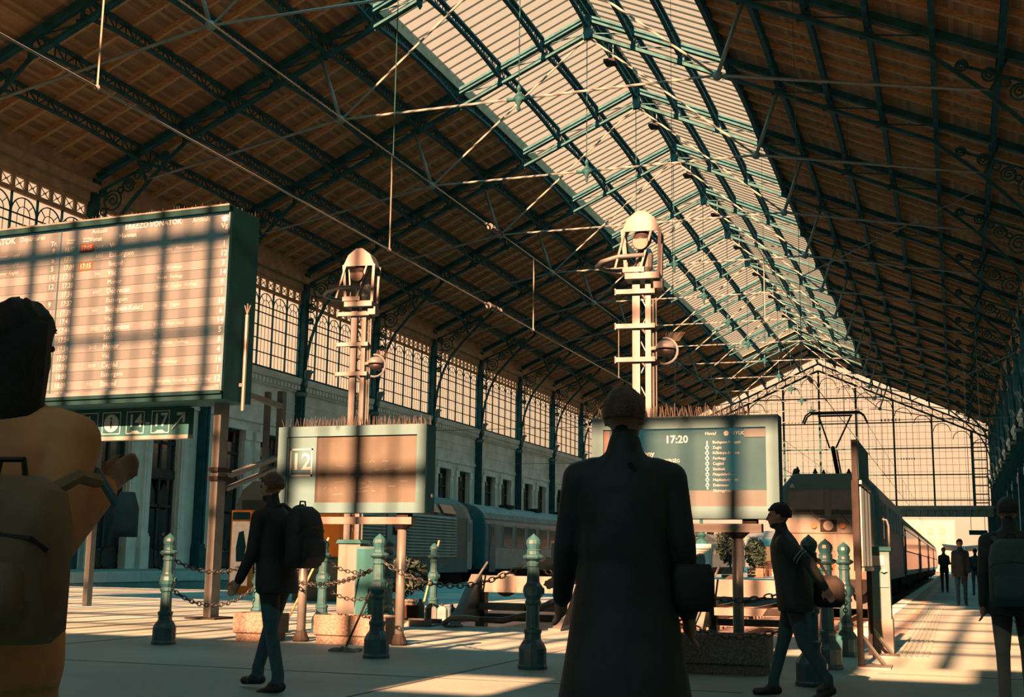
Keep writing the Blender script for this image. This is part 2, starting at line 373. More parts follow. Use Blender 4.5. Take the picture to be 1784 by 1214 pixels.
# ---- roof
def build_roof():
    ce = struct('ceiling', 'gabled station roof of dark teal iron trusses, timber boarding and a long glass skylight', 'roof')
    # boarding slabs (underside in planks running along the hall)
    for s in (-1, 1):
        def zz(x, d): return zc(x)+d
        prof = [(s*6.75, zz(6.75, .50)), (s*21.2, zz(21.2, .50)), (s*21.2, zz(21.2, .66)), (s*6.75, zz(6.75, .66))]
        obj('boarding', MB().prism(prof, Y_FRONT, 108.4), 'boarding', ce)
        prof = [(0, zz(0, .50)), (s*6.75, zz(6.75, .50)), (s*6.75, zz(6.75, .66)), (0, zz(0, .66))]
        obj('boarding', MB().prism(prof, 88.2, 108.4), 'boarding', ce)
        obj('boarding', MB().prism(prof, Y_FRONT, -29.4), 'boarding', ce)  # unseen boards replace the skylight here to keep sun off the left train
        # curb boards along the skylight edge
        obj('skylight_curb', MB().span((s*6.62, -29.4, zc(6.75)+.2), (s*6.80, 88.2, zc(6.75)+.78)), 'fascia', ce)
    # rafters
    a = math.atan(SLOPE)
    rf = {}
    for s in (-1, 1):
        rf[s] = MB().bar((s*6.8, 0, zc(6.8)+.40), (s*21.0, 0, zc(21.0)+.38), .15, .26).mesh('rafter')
    for k in range(-2, 11):
        for i in range(1, 7):
            for s in (-1, 1):
                obj('rafter', rf[s], 'timber', ce, (0, k*BAY+i*BAY/7, 0))
    # purlins: one lattice girder per bay
    pb = MB(); n = 8; dep = lambda t: .44+.26*abs(2*t-1)**2.2
    for side in (-.05, .05): pb.span((side-.06, .1, -.10), (side+.06, BAY-.1, 0))
    for i in range(n):
        t0, t1 = i/n, (i+1)/n
        for side in (-.05, .05): pb.bar((side, .1+t0*(BAY-.2), -dep(t0)), (side, .1+t1*(BAY-.2), -dep(t1)), .10, .09)
    m = 16
    for i in range(m):
        t0, t1 = i/m, (i+1)/m; y0, y1 = .1+t0*(BAY-.2), .1+t1*(BAY-.2)
        if i % 2 == 0: pb.bar((0, y0, -.03), (0, y1, -dep(t1)), .05)
        else: pb.bar((0, y0, -dep(t0)), (0, y1, -.03), .05)
        pb.bar((0, y1, -.03), (0, y1, -dep(t1)), .04)
    pm = pb.mesh('purlin'); pm.materials.append(M['steel'])
    for k in range(-2, 11):
        for i in range(0, 9):
            for s in ((1,) if i == 0 else (-1, 1)):
                obj('purlin', pm, None, ce, (s*i*2.25, k*BAY, zc(i*2.25)+.28))
    # trusses
    tb = MB()
    for s in (-1, 1):
        for d in (-.07, .07):
            tb.bar((0, d, zc(0)+.02), (s*20.2, d, zc(20.2)+.02), .16, .30)
            tb.bar((0, d, zc(0)-.80), (s*15.6, d, zc(15.6)-.80), .12, .15)
        for i in range(1, 8):
            x = i*2.25
            tb.bar((s*x, 0, zc(x)), (s*x, 0, zc(x)-(.8 if x < 15.7 else .8)), .12, .12)
            tb.bar((s*x, 0, zc(x)-.05), (s*(x-2.25), 0, zc(x-2.25)-.75), .05, .05)
        # gusset at lower nodes
        for i in range(1, 7): tb.box((s*i*2.25, 0, zc(i*2.25)-.74), (.5, .05, .3))
    tb.box((0, 0, 26.5), (.35, .3, 1.1))
    tm = tb.mesh('truss'); tm.materials.append(M['steel'])
    strut = {}; rod = {}; brk = {}
    FOOT = (8.0, 19.3); HAU = (17.6, 17.55)
    for s in (-1, 1):
        strut[s] = MB().cyl((s*9.0, 0, zc(9)-.8), (s*FOOT[0], 0, FOOT[1]), .085, 8).ball((s*FOOT[0], 0, FOOT[1]), .2, 8, 6).smooth().mesh('strut')
        rod[s] = MB().cyl((s*FOOT[0], .06, FOOT[1]), (0, .06, 26.1), .05, 6).cyl((s*FOOT[0], 0, FOOT[1]), (s*HAU[0], 0, HAU[1]), .06, 6).mesh('tie_rod')
        # curved bracket with scrolls
        b = MB()
        arc = [(20.2, 11.7), (20.12, 12.6), (19.92, 13.7), (19.55, 14.8), (19.0, 15.85), (18.2, 16.75), (17.2, 17.75), (15.6, zc(15.6)-.8), (14.2, zc(14.2)-.78)]
        for (p, q) in zip(arc[:-1], arc[1:]): b.bar((s*p[0], 0, p[1]), (s*q[0], 0, q[1]), .16, .09, up=(0, 1, 0))
        b.bar((s*20.1, 0, 17.2), (s*16.8, 0, zc(16.8)-.9), .1, .1)
        b.bar((s*17.6, 0, 17.5), (s*18.2, 0, zc(18.2)-.1), .12, .12)
        def ring(cx, cz, r, turns=1.0, r2=None):
            nn = 14; pts = []
            for i in range(nn+1):
                t = i/nn*2*PI*turns; rr = r+((r2 if r2 is not None else r)-r)*i/nn
                pts.append((s*(cx+rr*math.cos(t)), 0, cz+rr*math.sin(t)))
            b.tube(pts, .045, 5)
        for (cx, cz, r) in ((19.35, 16.75, .46), (19.95, 15.7, .26), (18.55, 17.4, .3), (19.95, 14.9, .17), (19.9, 17.15, .18), (17.6, 18.15, .24), (16.7, 18.6, .2)):
            ring(cx, cz, r); ring(cx, cz, r*.75, 1.4, r*.15)
        for (cx, cz, r) in ((19.8, 16.25, .16), (18.95, 17.2, .14), (18.1, 17.8, .16)): ring(cx, cz, r)
        brk[s] = b.mesh('bracket')
    mid = MB().cyl((-FOOT[0], 0, FOOT[1]), (FOOT[0], 0, FOOT[1]), .05, 6).mesh('tie_rod')
    hang = MB().cyl((0, 0, 26.0), (0, 0, 19.0), .022, 5).lathe([(.02, -.55), (.09, -.42), (.05, -.3), (.16, -.12), (.24, 0), (.16, .12), (.05, .3), (.1, .42), (.02, .6)], 10, (0, 0, 19.3)).cyl((-.5, 0, 19.3), (.5, 0, 19.3), .09, 8).smooth().mesh('turnbuckle')
    for k in range(-2, 11):
        t = obj('truss', tm, None, ce, (0, k*BAY, 0))
        for s in (-1, 1):
            obj('strut', strut[s], 'steel_pale', t); obj('tie_rod', rod[s], 'rod', t); obj('bracket', brk[s], 'steel', t)
        obj('tie_rod', mid, 'rod', t); obj('turnbuckle', hang, 'steel', t)
    # skylight: panes and bars running down the slope
    ns = 13; w = BAY/ns; pane = {}
    for s in (-1, 1):
        z0, z1 = zc(0)+.62, zc(6.75)+.62
        pane[s] = MB().add([(0, .02, z0), (s*6.75, .02, z1), (s*6.75, w-.02, z1), (0, w-.02, z0)], [(0, 1, 2, 3)]).mesh('skylight_pane', False)
        bars = MB()
        for i in range(ns): bars.bar((0, i*w, z0), (s*6.75, i*w, z1), .03, .08)
        bm_ = bars.mesh('glazing_bars')
        for k in range(-3, 9):
            obj('glazing_bars', bm_, 'bar_dark', ce, (0, k*BAY, 0), kind='stuff')
            if k >= -2:
                for i in range(ns): obj('skylight_pane', pane[s], 'skyglass', ce, (0, k*BAY+i*w, 0))
        obj('skylight_glazing', MB().add([(0, -3*BAY, z0), (s*6.75, -3*BAY, z1), (s*6.75, -2*BAY, z1), (0, -2*BAY, z0)], [(0, 1, 2, 3)]), 'skyglass', ce, kind='stuff')
    obj('ridge_cap', MB().span((-.22, -29.4, zc(0)+.55), (.22, 88.2, zc(0)+.75)), 'steel', ce)
    for y in (-29.5, 88.2):
        obj('skylight_end', MB().prism([(-6.8, zc(6.8)+.5), (0, zc(0)+.5), (6.8, zc(6.8)+.5), (6.8, zc(6.8)+.75), (0, zc(0)+.8), (-6.8, zc(6.8)+.75)], y, y+.12), 'fascia', ce)
    return ce
CEIL = build_roof()

# ---- side walls
def win_bay_meshes():
    W = 9.3; L = W/6; d = {}
    d['mullion'] = MB().span((-.05, -.032, 11.55), (.05, .032, 15.95)).mesh('mullion')
    d['transom'] = MB().span((-.04, 0, -.024), (.04, W, .024)).mesh('transom')
    d['beam'] = MB().span((-.09, 0, 15.88), (.09, W, 16.06)).span((-.09, 0, 16.56), (.09, W, 16.72)).mesh('head_beam')
    t = MB(); c = L/2; r = L/2-.02; zs = 15.0
    def arc(rr, th):
        p = [(0, c+rr*math.cos(PI*i/12), zs+rr*math.sin(PI*i/12)) for i in range(13)]
        for a, b in zip(p[:-1], p[1:]): t.bar(a, b, th, th)
    arc(r, .045); arc(r*.5, .03)
    for a in (45, 90, 135):
        q = math.radians(a); t.bar((0, c+r*.5*math.cos(q), zs+r*.5*math.sin(q)), (0, c+r*math.cos(q), zs+r*math.sin(q)), .03)
    for yy in (c-r*.5, c, c+r*.5): t.span((-.012, yy-.009, 11.6), (.012, yy+.009, zs+(.0 if yy != c else r*.5)))
    for yy in (.03, L-.03): t.span((-.02, yy-.03, 15.75), (.02, yy+.03, 15.9))
    d['tracery'] = t.mesh('arch_tracery')
    f = MB(); a = W/12
    f.span((-.05, 0, 16.06), (.05, .09, 16.56)); f.span((-.05, a-.09, 16.06), (.05, a, 16.56))
    f.bar((0, .09, 16.08), (0, a-.09, 16.54), .03); f.bar((0, .09, 16.54), (0, a-.09, 16.08), .03)
    f.lathe([(.07, -.02), (.07, .02)], 8, (0, a/2, 16.31))
    d['frieze'] = f.mesh('frieze_panel')
    zz = [11.58, 12.35, 13.1, 13.85, 14.6, 15.9]; d['zz'] = zz
    d['panes'] = [MB().add([(0, .03, z0), (0, L-.03, z0), (0, L-.03, z1), (0, .03, z1)], [(0, 1, 2, 3)]).mesh('pane', False) for z0, z1 in zip(zz[:-1], zz[1:])]
    d['tall'] = MB().add([(0, .03, zz[0]), (0, L-.03, zz[0]), (0, L-.03, zz[-1]), (0, .03, zz[-1])], [(0, 1, 2, 3)]).mesh('pane', False)
    d['fpane'] = MB().add([(0, 0, 16.06), (0, W, 16.06), (0, W, 16.56), (0, 0, 16.56)], [(0, 1, 2, 3)]).mesh('frieze_pane', False)
    d['L'] = L; d['a'] = a
    return d
WB = win_bay_meshes()
def build_window(n, x, y0, fine, label):
    w = thing('window_%d' % n, label, 'window', (x, y0+.25, 0), kind='structure')
    for i in range(7): obj('mullion', WB['mullion'], 'steel', w, (0, i*WB['L'], 0))
    for z in WB['zz'][:5]+[15.0]: obj('transom', WB['transom'], 'steel', w, (0, 0, z))
    obj('head_beam', WB['beam'], 'fascia', w)
    for i in range(6): obj('arch_tracery', WB['tracery'], 'steel', w, (0, i*WB['L'], 0))
    for i in range(12): obj('frieze_panel', WB['frieze'], 'fascia', w, (0, i*WB['a'], 0))
    for i in range(6):
        if fine:
            for p in WB['panes']: obj('pane', p, 'glass', w, (0, i*WB['L'], 0))
        else: obj('pane', WB['tall'], 'glass', w, (0, i*WB['L'], 0))
    obj('frieze_pane', WB['fpane'], 'glass', w)

def wall_meshes():
    d = {}; s = MB()     # local: face at x=0 looking +x, y 0..BAY
    for a, b in ((0, 1.75), (4.05, 5.75), (8.05, 9.8)): s.span((-.6, a, -.6), (0, b, 7.8))
    s.span((-.6, 0, 7.8), (0, 9.8, 10.6))
    d['panel'] = s.mesh('wall_panel')
    m = MB()
    m.span((0, 0, 8.35), (.10, 9.8, 8.5)).span((0, 0, 8.5), (.06, 9.8, 8.62)).span((0, 0, 9.3), (.035, 9.8, 9.36)).span((0, 0, 9.9), (.035, 9.8, 9.96))
    d['moulding'] = m.mesh('moulding')
    c = MB().prism([(-.6, 10.6), (.08, 10.6), (.12, 10.75), (.12, 10.95), (.38, 11.05), (.45, 11.3), (.45, 11.4), (-.6, 11.4)], 0, 9.8)
    d['cornice'] = c.mesh('cornice')
    dt = MB()
    for i in range(24): dt.span((.1, .15+i*.4, 10.72), (.33, .37+i*.4, 10.98))
    d['dentil'] = dt.mesh('dentil_row')
    p = MB().span((0, -.26, .35), (.16, .26, 7.6)).span((0, -.34, .35), (.24, .34, 1.9)).span((0, -.33, 7.3), (.24, .33, 7.8)).span((0, -.3, 1.9), (.2, .3, 2.05)).span((.16, -.12, 2.3), (.19, .12, 7.0))
    d['pilaster'] = p.mesh('pilaster')
    d['lintel'] = MB().span((0, -1.35, 7.8), (.2, 1.35, 8.05)).span((0, -1.25, 8.05), (.12, 1.25, 8.25)).mesh('lintel')
    f = MB()
    for y in (-1.1, 0, 1.1): f.span((-.35, y-.07, .38), (-.2, y+.07, 7.8))
    for z in (.5, 1.25, 3.4, 4.75, 5.15, 6.5, 7.7): f.span((-.35, -1.15, z-.07), (-.2, 1.15, z+.07))
    f.span((-.35, -1.1, .5), (-.24, 1.1, 1.25))
    f.span((-.38, -1.15, 4.75), (-.15, 1.15, 5.15))
    for y in (-.55, .55): f.prism([(y-.42, 3.45), (y+.42, 3.45), (y+.34, 4.1), (y, 4.55), (y-.34, 4.1)], -.32, -.3, 'x')
    d['frame'] = f.mesh('door_frame')
    d['dpane'] = MB().span((-.3, -.5, 0), (-.28, .5, 1.9)).mesh('door_pane')
    d['curt'] = MB().prism([(-.36, -.42), (-.33, -.3), (-.38, -.18), (-.33, -.06), (-.38, .06), (-.40, .06), (-.40, -.42)], .1, 2.2, 'z').mesh('curtain')
    col = MB().span((-.25, -.22, .2), (.25, .22, 17.8)).span((-.34, -.3, 0), (.34, .3, 1.4)).span((-.3, -.27, 1.4), (.3, .27, 1.6)).span((-.3, -.28, 11.0), (.3, .28, 11.5))
    col.span((.25, -.06, 1.6), (.32, .06, 11.0))
    d['column'] = col.mesh('iron_column')
    # cast leaf ornament where the bracket springs from the column
    o = MB()
    for a in (-.8, -.4, 0, .4, .8):
        pts = [(.3, 0, 11.1), (.36+.1*math.cos(a), .18*math.sin(a)*1.4, 11.5), (.42+.14*math.cos(a), .34*math.sin(a)*1.3, 11.85), (.6+.1*math.cos(a), .44*math.sin(a)*1.3, 11.95-.1*abs(a))]
        o.tube(pts, [.05, .1, .08, .03], 6)
    o.lathe([(.05, 0), (.13, .15), (.16, .35), (.08, .5)], 8, (.34, 0, 10.85))
    o.lathe([(.3, -.25), (.36, -.1), (.36, 0)], 8, (.1, 0, 10.6))
    d['leafy'] = o.smooth().mesh('leaf_ornament')
    return d
WM = wall_meshes()
def build_wall(side, k0, k1, label):
    s = 1 if side == 'left' else -1
    w = struct('wall_'+side, label, 'wall')
    x = -XW-.35 if side == 'left' else XW+.35
    rz = 0 if side == 'left' else PI
    for k in range(k0, k1):
        y = k*BAY if side == 'left' else (k+1)*BAY
        L = lambda dy: (x, y+(dy if side == 'left' else -dy), 0)
        obj('wall_panel', WM['panel'], 'plaster', w, L(0), rz)
        obj('moulding', WM['moulding'], 'stone', w, L(0), rz); obj('cornice', WM['cornice'], 'stone', w, L(0), rz)
        obj('dentil_row', WM['dentil'], 'stone', w, L(0), rz, kind='stuff')
        for dy in (1.45, 4.35, 5.45, 8.35): obj('pilaster', WM['pilaster'], 'stone', w, L(dy), rz)
        for dy in (2.9, 6.9):
            obj('lintel', WM['lintel'], 'stone', w, L(dy), rz)
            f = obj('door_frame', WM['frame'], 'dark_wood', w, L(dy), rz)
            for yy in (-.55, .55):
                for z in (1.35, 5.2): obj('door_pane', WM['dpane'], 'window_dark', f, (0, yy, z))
                for z in (5.25,):
                    if R.random() < .8: obj('curtain', WM['curt'], 'curtain', f, (-.02, yy+.2, z))
    for k in range(k0, k1+1):
        c = obj('iron_column', WM['column'], 'steel', w, (x+s*.2, k*BAY, 0), rz)
        obj('leaf_ornament', WM['leafy'], 'steel_pale', c)
    # band under the windows and timber fascia above them, dark room behind the openings
    obj('sill_band', MB().span((x-.15, k0*BAY, 11.4), (x+.15, k1*BAY, 11.6)), 'steel', w)
    obj('timber_fascia', MB().span((x-.25, k0*BAY, 16.72), (x+.25, k1*BAY, 17.15)).span((x-.2+s*.2, k0*BAY, 17.15), (x+.2+s*.3, k1*BAY, 17.55)).span((x-.3, k0*BAY, 17.55), (x+.3, k1*BAY, 18.3)), 'fascia', w)
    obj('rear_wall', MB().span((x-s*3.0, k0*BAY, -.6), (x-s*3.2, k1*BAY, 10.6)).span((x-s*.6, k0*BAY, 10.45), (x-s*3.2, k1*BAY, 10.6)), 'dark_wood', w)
build_wall('left', -4, 11, 'left hall wall with plaster arcade, dentil cornice and dark iron columns')
build_wall('right', -4, 11, 'right hall wall with stone pilasters and dark iron columns')
nw = 0
for k in range(-3, 11):
    nw += 1; build_window(nw, -XW-.25, k*BAY, k <= 6, 'arched iron window bay in the left wall, number %d counting from the near end' % nw)
for k in range(-3, 11):
    nw += 1; build_window(nw, XW+.25, k*BAY, False, 'arched iron window bay in the right wall, number %d counting from the near end' % (nw-14))
def end_walls():
    # side wall stretches behind the camera, and an unseen front facade, openings shaped to place the sunlight
    f = struct('wall_front', 'unseen front facade behind the viewer, its glazed arch and slots shaped to steer sunlight', 'wall')
    obj('side_return', MB().span((-21.2, Y_FRONT, -.6), (-20.6, -4*BAY, 18.4)).span((20.6, Y_FRONT, -.6), (21.2, -4*BAY, 18.4)), 'plaster', f)
    Y = Y_FRONT
    zl, zh, zb = 7.15, 7.95, 9.25      # low slot, then a solid band, then the arch, heights set to steer sunlight
    m = MB().span((-21.2, Y-.3, -.6), (21.2, Y, zl))
    m.span((-21.2, Y-.3, zl), (10.75, Y, zh)).span((11.7, Y-.3, zl), (21.2, Y, zh)).span((-21.2, Y-.3, zh), (14.25, Y, zb)).span((15.3, Y-.3, zh), (21.2, Y, zb)).span((14.25, Y-.3, zh), (15.3, Y, 8.5)).span((12.5, Y-.3, zb), (14.25, Y, 9.7))  # slots and raised sill placed so the sun reaches only chosen patches
    def zt(x): return min(zc(x)+.35, 18.6 if x < 6.5 else 99, 10.0+13.0*math.sqrt(max(0, 1-(abs(x)/16.0)**6)))  # arch top cut lower on one side to block sun from the left train
    n = 84
    for i in range(n):
        x0 = -21.2+42.4*i/n; x1 = x0+42.4/n; xm = (x0+x1)/2
        lo = zt(xm) if abs(xm) < 16.0 else zb
        m.span((x0, Y-.3, lo), (x1, Y, zc(xm)+.6))
    obj('facade_masonry', m, 'plaster', f)
    x = -16.0; i = 0
    while x < 16.1:
        wd = .20 if i % 2 == 0 else .06
        if zt(x) > zb+.2: obj('facade_mullion', MB().span((x-wd/2, Y-.22, zb), (x+wd/2, Y-.08, zt(x))), 'steel', f)
        x += .5; i += 1
    for z, h in ((10.3, .10), (11.45, .16), (13.0, .14), (14.3, .12), (15.9, .10), (17.6, .26), (19.2, .5)):
        hw = 16.0*max(0, 1-max(0, (z-10.0)/12.4)**2)**(1/6)
        obj('facade_transom', MB().span((-hw, Y-.2, z-h/2), (hw, Y-.1, z+h/2)), 'steel', f)
    obj('facade_glass', MB().add([(-16, Y-.15, zb), (16, Y-.15, zb), (16, Y-.15, 20.1), (10, Y-.15, 22.8), (-10, Y-.15, 22.8), (-16, Y-.15, 20.1)], [(0, 1, 2, 3, 4, 5)]), 'glass', f)
    for xa, xb, za, zz_ in ((10.75, 11.7, zl, zh), (14.25, 15.3, 8.5, zb)):
        obj('facade_glass', MB().add([(xa, Y-.15, za), (xb, Y-.15, za), (xb, Y-.15, zz_), (xa, Y-.15, zz_)], [(0, 1, 2, 3)]), 'glass', f)
    # far glazed gable
    g = struct('wall_far', 'far glazed iron gable screen closing the hall above the tracks', 'wall')
    Y = Y_GABLE; hw = 20.4
    def top(x): return zc(x)-.35
    for i in range(-4, 5):
        x = i*4.55; obj('gable_mullion', MB().span((x-.11, Y-.2, 8.2), (x+.11, Y+.2, top(x)-1.0)), 'steel', g)
    bars = MB()
    for i in range(-26, 27):
        x = i*4.55/6
        if abs(x) < 20 : bars.span((x-.018, Y-.03, 8.2), (x+.018, Y+.03, top(x)-1.0))
    for z in np.arange(9.2, 25, .82):
        h = min(hw, (RIDGE-.35-1.0-z)/SLOPE)
        if h > 0: bars.span((-h, Y-.03, z-.015), (h, Y+.03, z+.015))
    obj('glazing_bars', bars, 'steel', g, kind='stuff')
    for z in (8.95, 12.1, 15.4, 18.7, 22.0):
        h = min(hw, (RIDGE-.35-1.0-z)/SLOPE); obj('gable_transom', MB().span((-h, Y-.12, z-.07), (h, Y+.12, z+.07)), 'steel', g)
    # small round arches under the rake and the rake frieze of square panels
    for s in (-1, 1):
        rk = MB().bar((0, Y, top(0)-1.0), (s*hw, Y, top(hw)-1.0), .25, .22).bar((0, Y, top(0)-.1), (s*hw, Y, top(hw)-.1), .25, .2)
        obj('rake_beam', rk, 'steel', g)
        for i in range(17):
            x = .6+i*1.2
            pm = MB().span((s*x-.06, Y-.1, top(x)-1.0), (s*x+.06, Y+.1, top(x)-.1)).bar((s*x, Y, top(x)-.9), (s*(x+1.2), Y, top(x+1.2)-.2), .05).bar((s*x, Y, top(x)-.2), (s*(x+1.2), Y, top(x+1.2)-.9), .05)
            obj('rake_panel', pm, 'fascia', g)
        for i in range(9):
            x = 1.14+i*2.28
            pts = [(s*x+1.0*math.cos(PI*j/10), Y-.05, top(x+.9)-2.1+1.0*math.sin(PI*j/10)) for j in range(11)]
            obj('rake_arch', MB().tube(pts, .05, 5), 'steel', g)
    edges = [-hw]+[i*4.55 for i in range(-4, 5)]+[hw]
    for a, b in zip(edges[:-1], edges[1:]):
        zs = [8.2, 8.95, 12.1, 15.4, 18.7, 22.0, 26]
        for z0, z1 in zip(zs[:-1], zs[1:]):
            tl, tr = top(a)-.1, top(b)-.1
            if max(tl, tr) <= z0: continue
            poly = [(a, z0), (b, z0), (b, max(z0+.01, min(z1, tr))), (a, max(z0+.01, min(z1, tl)))]
            obj('pane', MB().add([(p[0], Y+.02, p[1]) for p in poly], [(0, 1, 2, 3)]), 'glass', g)
    gb = MB().span((-20.6, Y-.5, 7.75), (20.6, Y+.5, 8.25)).span((-20.6, Y-.3, 6.9), (20.6, Y+.3, 7.75))
    obj('gable_girder', gb, 'steel_pale', g)
    rb = MB()
    for i in range(-24, 25): rb.span((i*.85-.03, Y-.36, 6.9), (i*.85+.03, Y-.3, 7.75))
    obj('girder_ribs', rb, 'steel', g, kind='stuff')
    for x in (-20.0, -3, 6.0, 20.0): obj('gable_column', MB().span((x-.35, Y-.35, -.6), (x+.35, Y+.35, 6.9)), 'steel', g)
    for s in (-1, 1):
        ld = MB()
        for x in (18.35, 19.9): ld.span((s*x-.08, Y-.25, 8.2), (s*x+.08, Y-.1, top(x)-1))
        for z in np.arange(8.6, 16.6, 1.05): ld.span((s*18.35, Y-.25, z-.07), (s*19.9, Y-.1, z+.07))
        obj('corner_lattice', ld, 'steel', g)
end_walls()
# ================================================================== TRAINS
def loft_body(prof, ys):
    """prof: list of (x,z); ys: list of (y, scale_x, z_shift, z_scale)"""
    mb = MB(); rings = []
    for y, sx, dz in ys: rings.append([(x*sx, y, z+dz*max(0, (z-1.2))/3) for x, z in prof])
    return mb.rings(rings)
def bogie(parent, y, z0=0):
    b = MB().span((-1.15, y-1.6, z0+.35), (-1.0, y+1.6, z0+.75)).span((1.0, y-1.6, z0+.35), (1.15, y+1.6, z0+.75)).span((-1.0, y-.4, z0+.4), (1.0, y+.4, z0+.8))
    for dy in (-.5, .5):
        for s in (-1, 1): b.cyl((s*1.08, y+dy, z0+.3), (s*1.08, y+dy, z0+.85), .12, 8)
    o = obj('bogie', b, 'underframe', parent)
    w = MB()
    for s in (-1, 1): w.cyl((s*.68, 0, 0), (s*.8, 0, 0), .46, 18)
    w.cyl((-.68, 0, 0), (.68, 0, 0), .08, 8)
    wm = w.mesh('wheelset')
    for dy in (-1.2, 1.2): obj('wheelset', wm, 'underframe', o, (0, y+dy, z0+.46))
def buffer_pair(parent, y, s, z=1.0):
    for x in (-.87, .87):
        obj('buffer', MB().cyl((x, y, z), (x, y+s*.45, z), .1, 10).cyl((x, y+s*.45, z), (x, y+s*.52, z), .24, 14), 'underframe', parent)
def pantograph(parent, y, z, h, s=1):
    p = MB().span((-.7, y-.9, z), (.7, y+.9, z+.08))
    for x in (-.5, .5):
        for dy in (-.7, .7): p.lathe([(.07, -.22), (.11, -.18), (.07, -.14), (.11, -.1), (.07, -.06), (.11, -.02), (.07, 0)], 8, (x, y+dy, z))
    o = obj('pantograph', p, 'underframe', parent)
    k = (0, y+s*1.0, z+h*.42)
    a = MB().cyl((0, y-s*.7, z+.1), k, .07, 8).cyl((.12, y-s*.5, z+.1), (.12, k[1], k[2]-.08), .025, 6)
    for x in (-1, 1): a.cyl((x*.1, k[1], k[2]), (x*.52, y-s*.1, z+h-.08), .03, 6)
    a.cyl((-.55, y-s*.1, z+h-.1), (.55, y-s*.1, z+h-.1), .03, 6)
    obj('arm', a, 'underframe', o)
    hd = MB()
    for dy in (-.22, .22):
        pts = [(x, y-s*.1+dy, z+h-(.35 if abs(x) > .95 else (.1 if abs(x) > .8 else 0))) for x in (-1.02, -.92, -.78, -.5, 0, .5, .78, .92, 1.02)]
        hd.tube(pts, .03, 6)
    for x in (-.5, .5): hd.bar((x, y-s*.1-.22, z+h), (x, y-s*.1+.22, z+h), .04)
    obj('head', hd, 'underframe', o)
def profile(w, z0, z1, rz=.55, cham=.12):
    """closed coach cross section, width w, floor z0, roof z1, roof curve height rz"""
    h = w/2; p = [(-h+.08, z0), (h-.08, z0), (h, z0+.25), (h, z1-rz-.2), (h-.04, z1-rz)]
    for i in range(1, 8):
        t = i/8*PI; p.append((math.cos(t)*(h-.06), z1-rz+rz*math.sin(t)))
    return p+[(-h+.04, z1-rz), (-h, z1-rz-.2), (-h, z0+.25)]
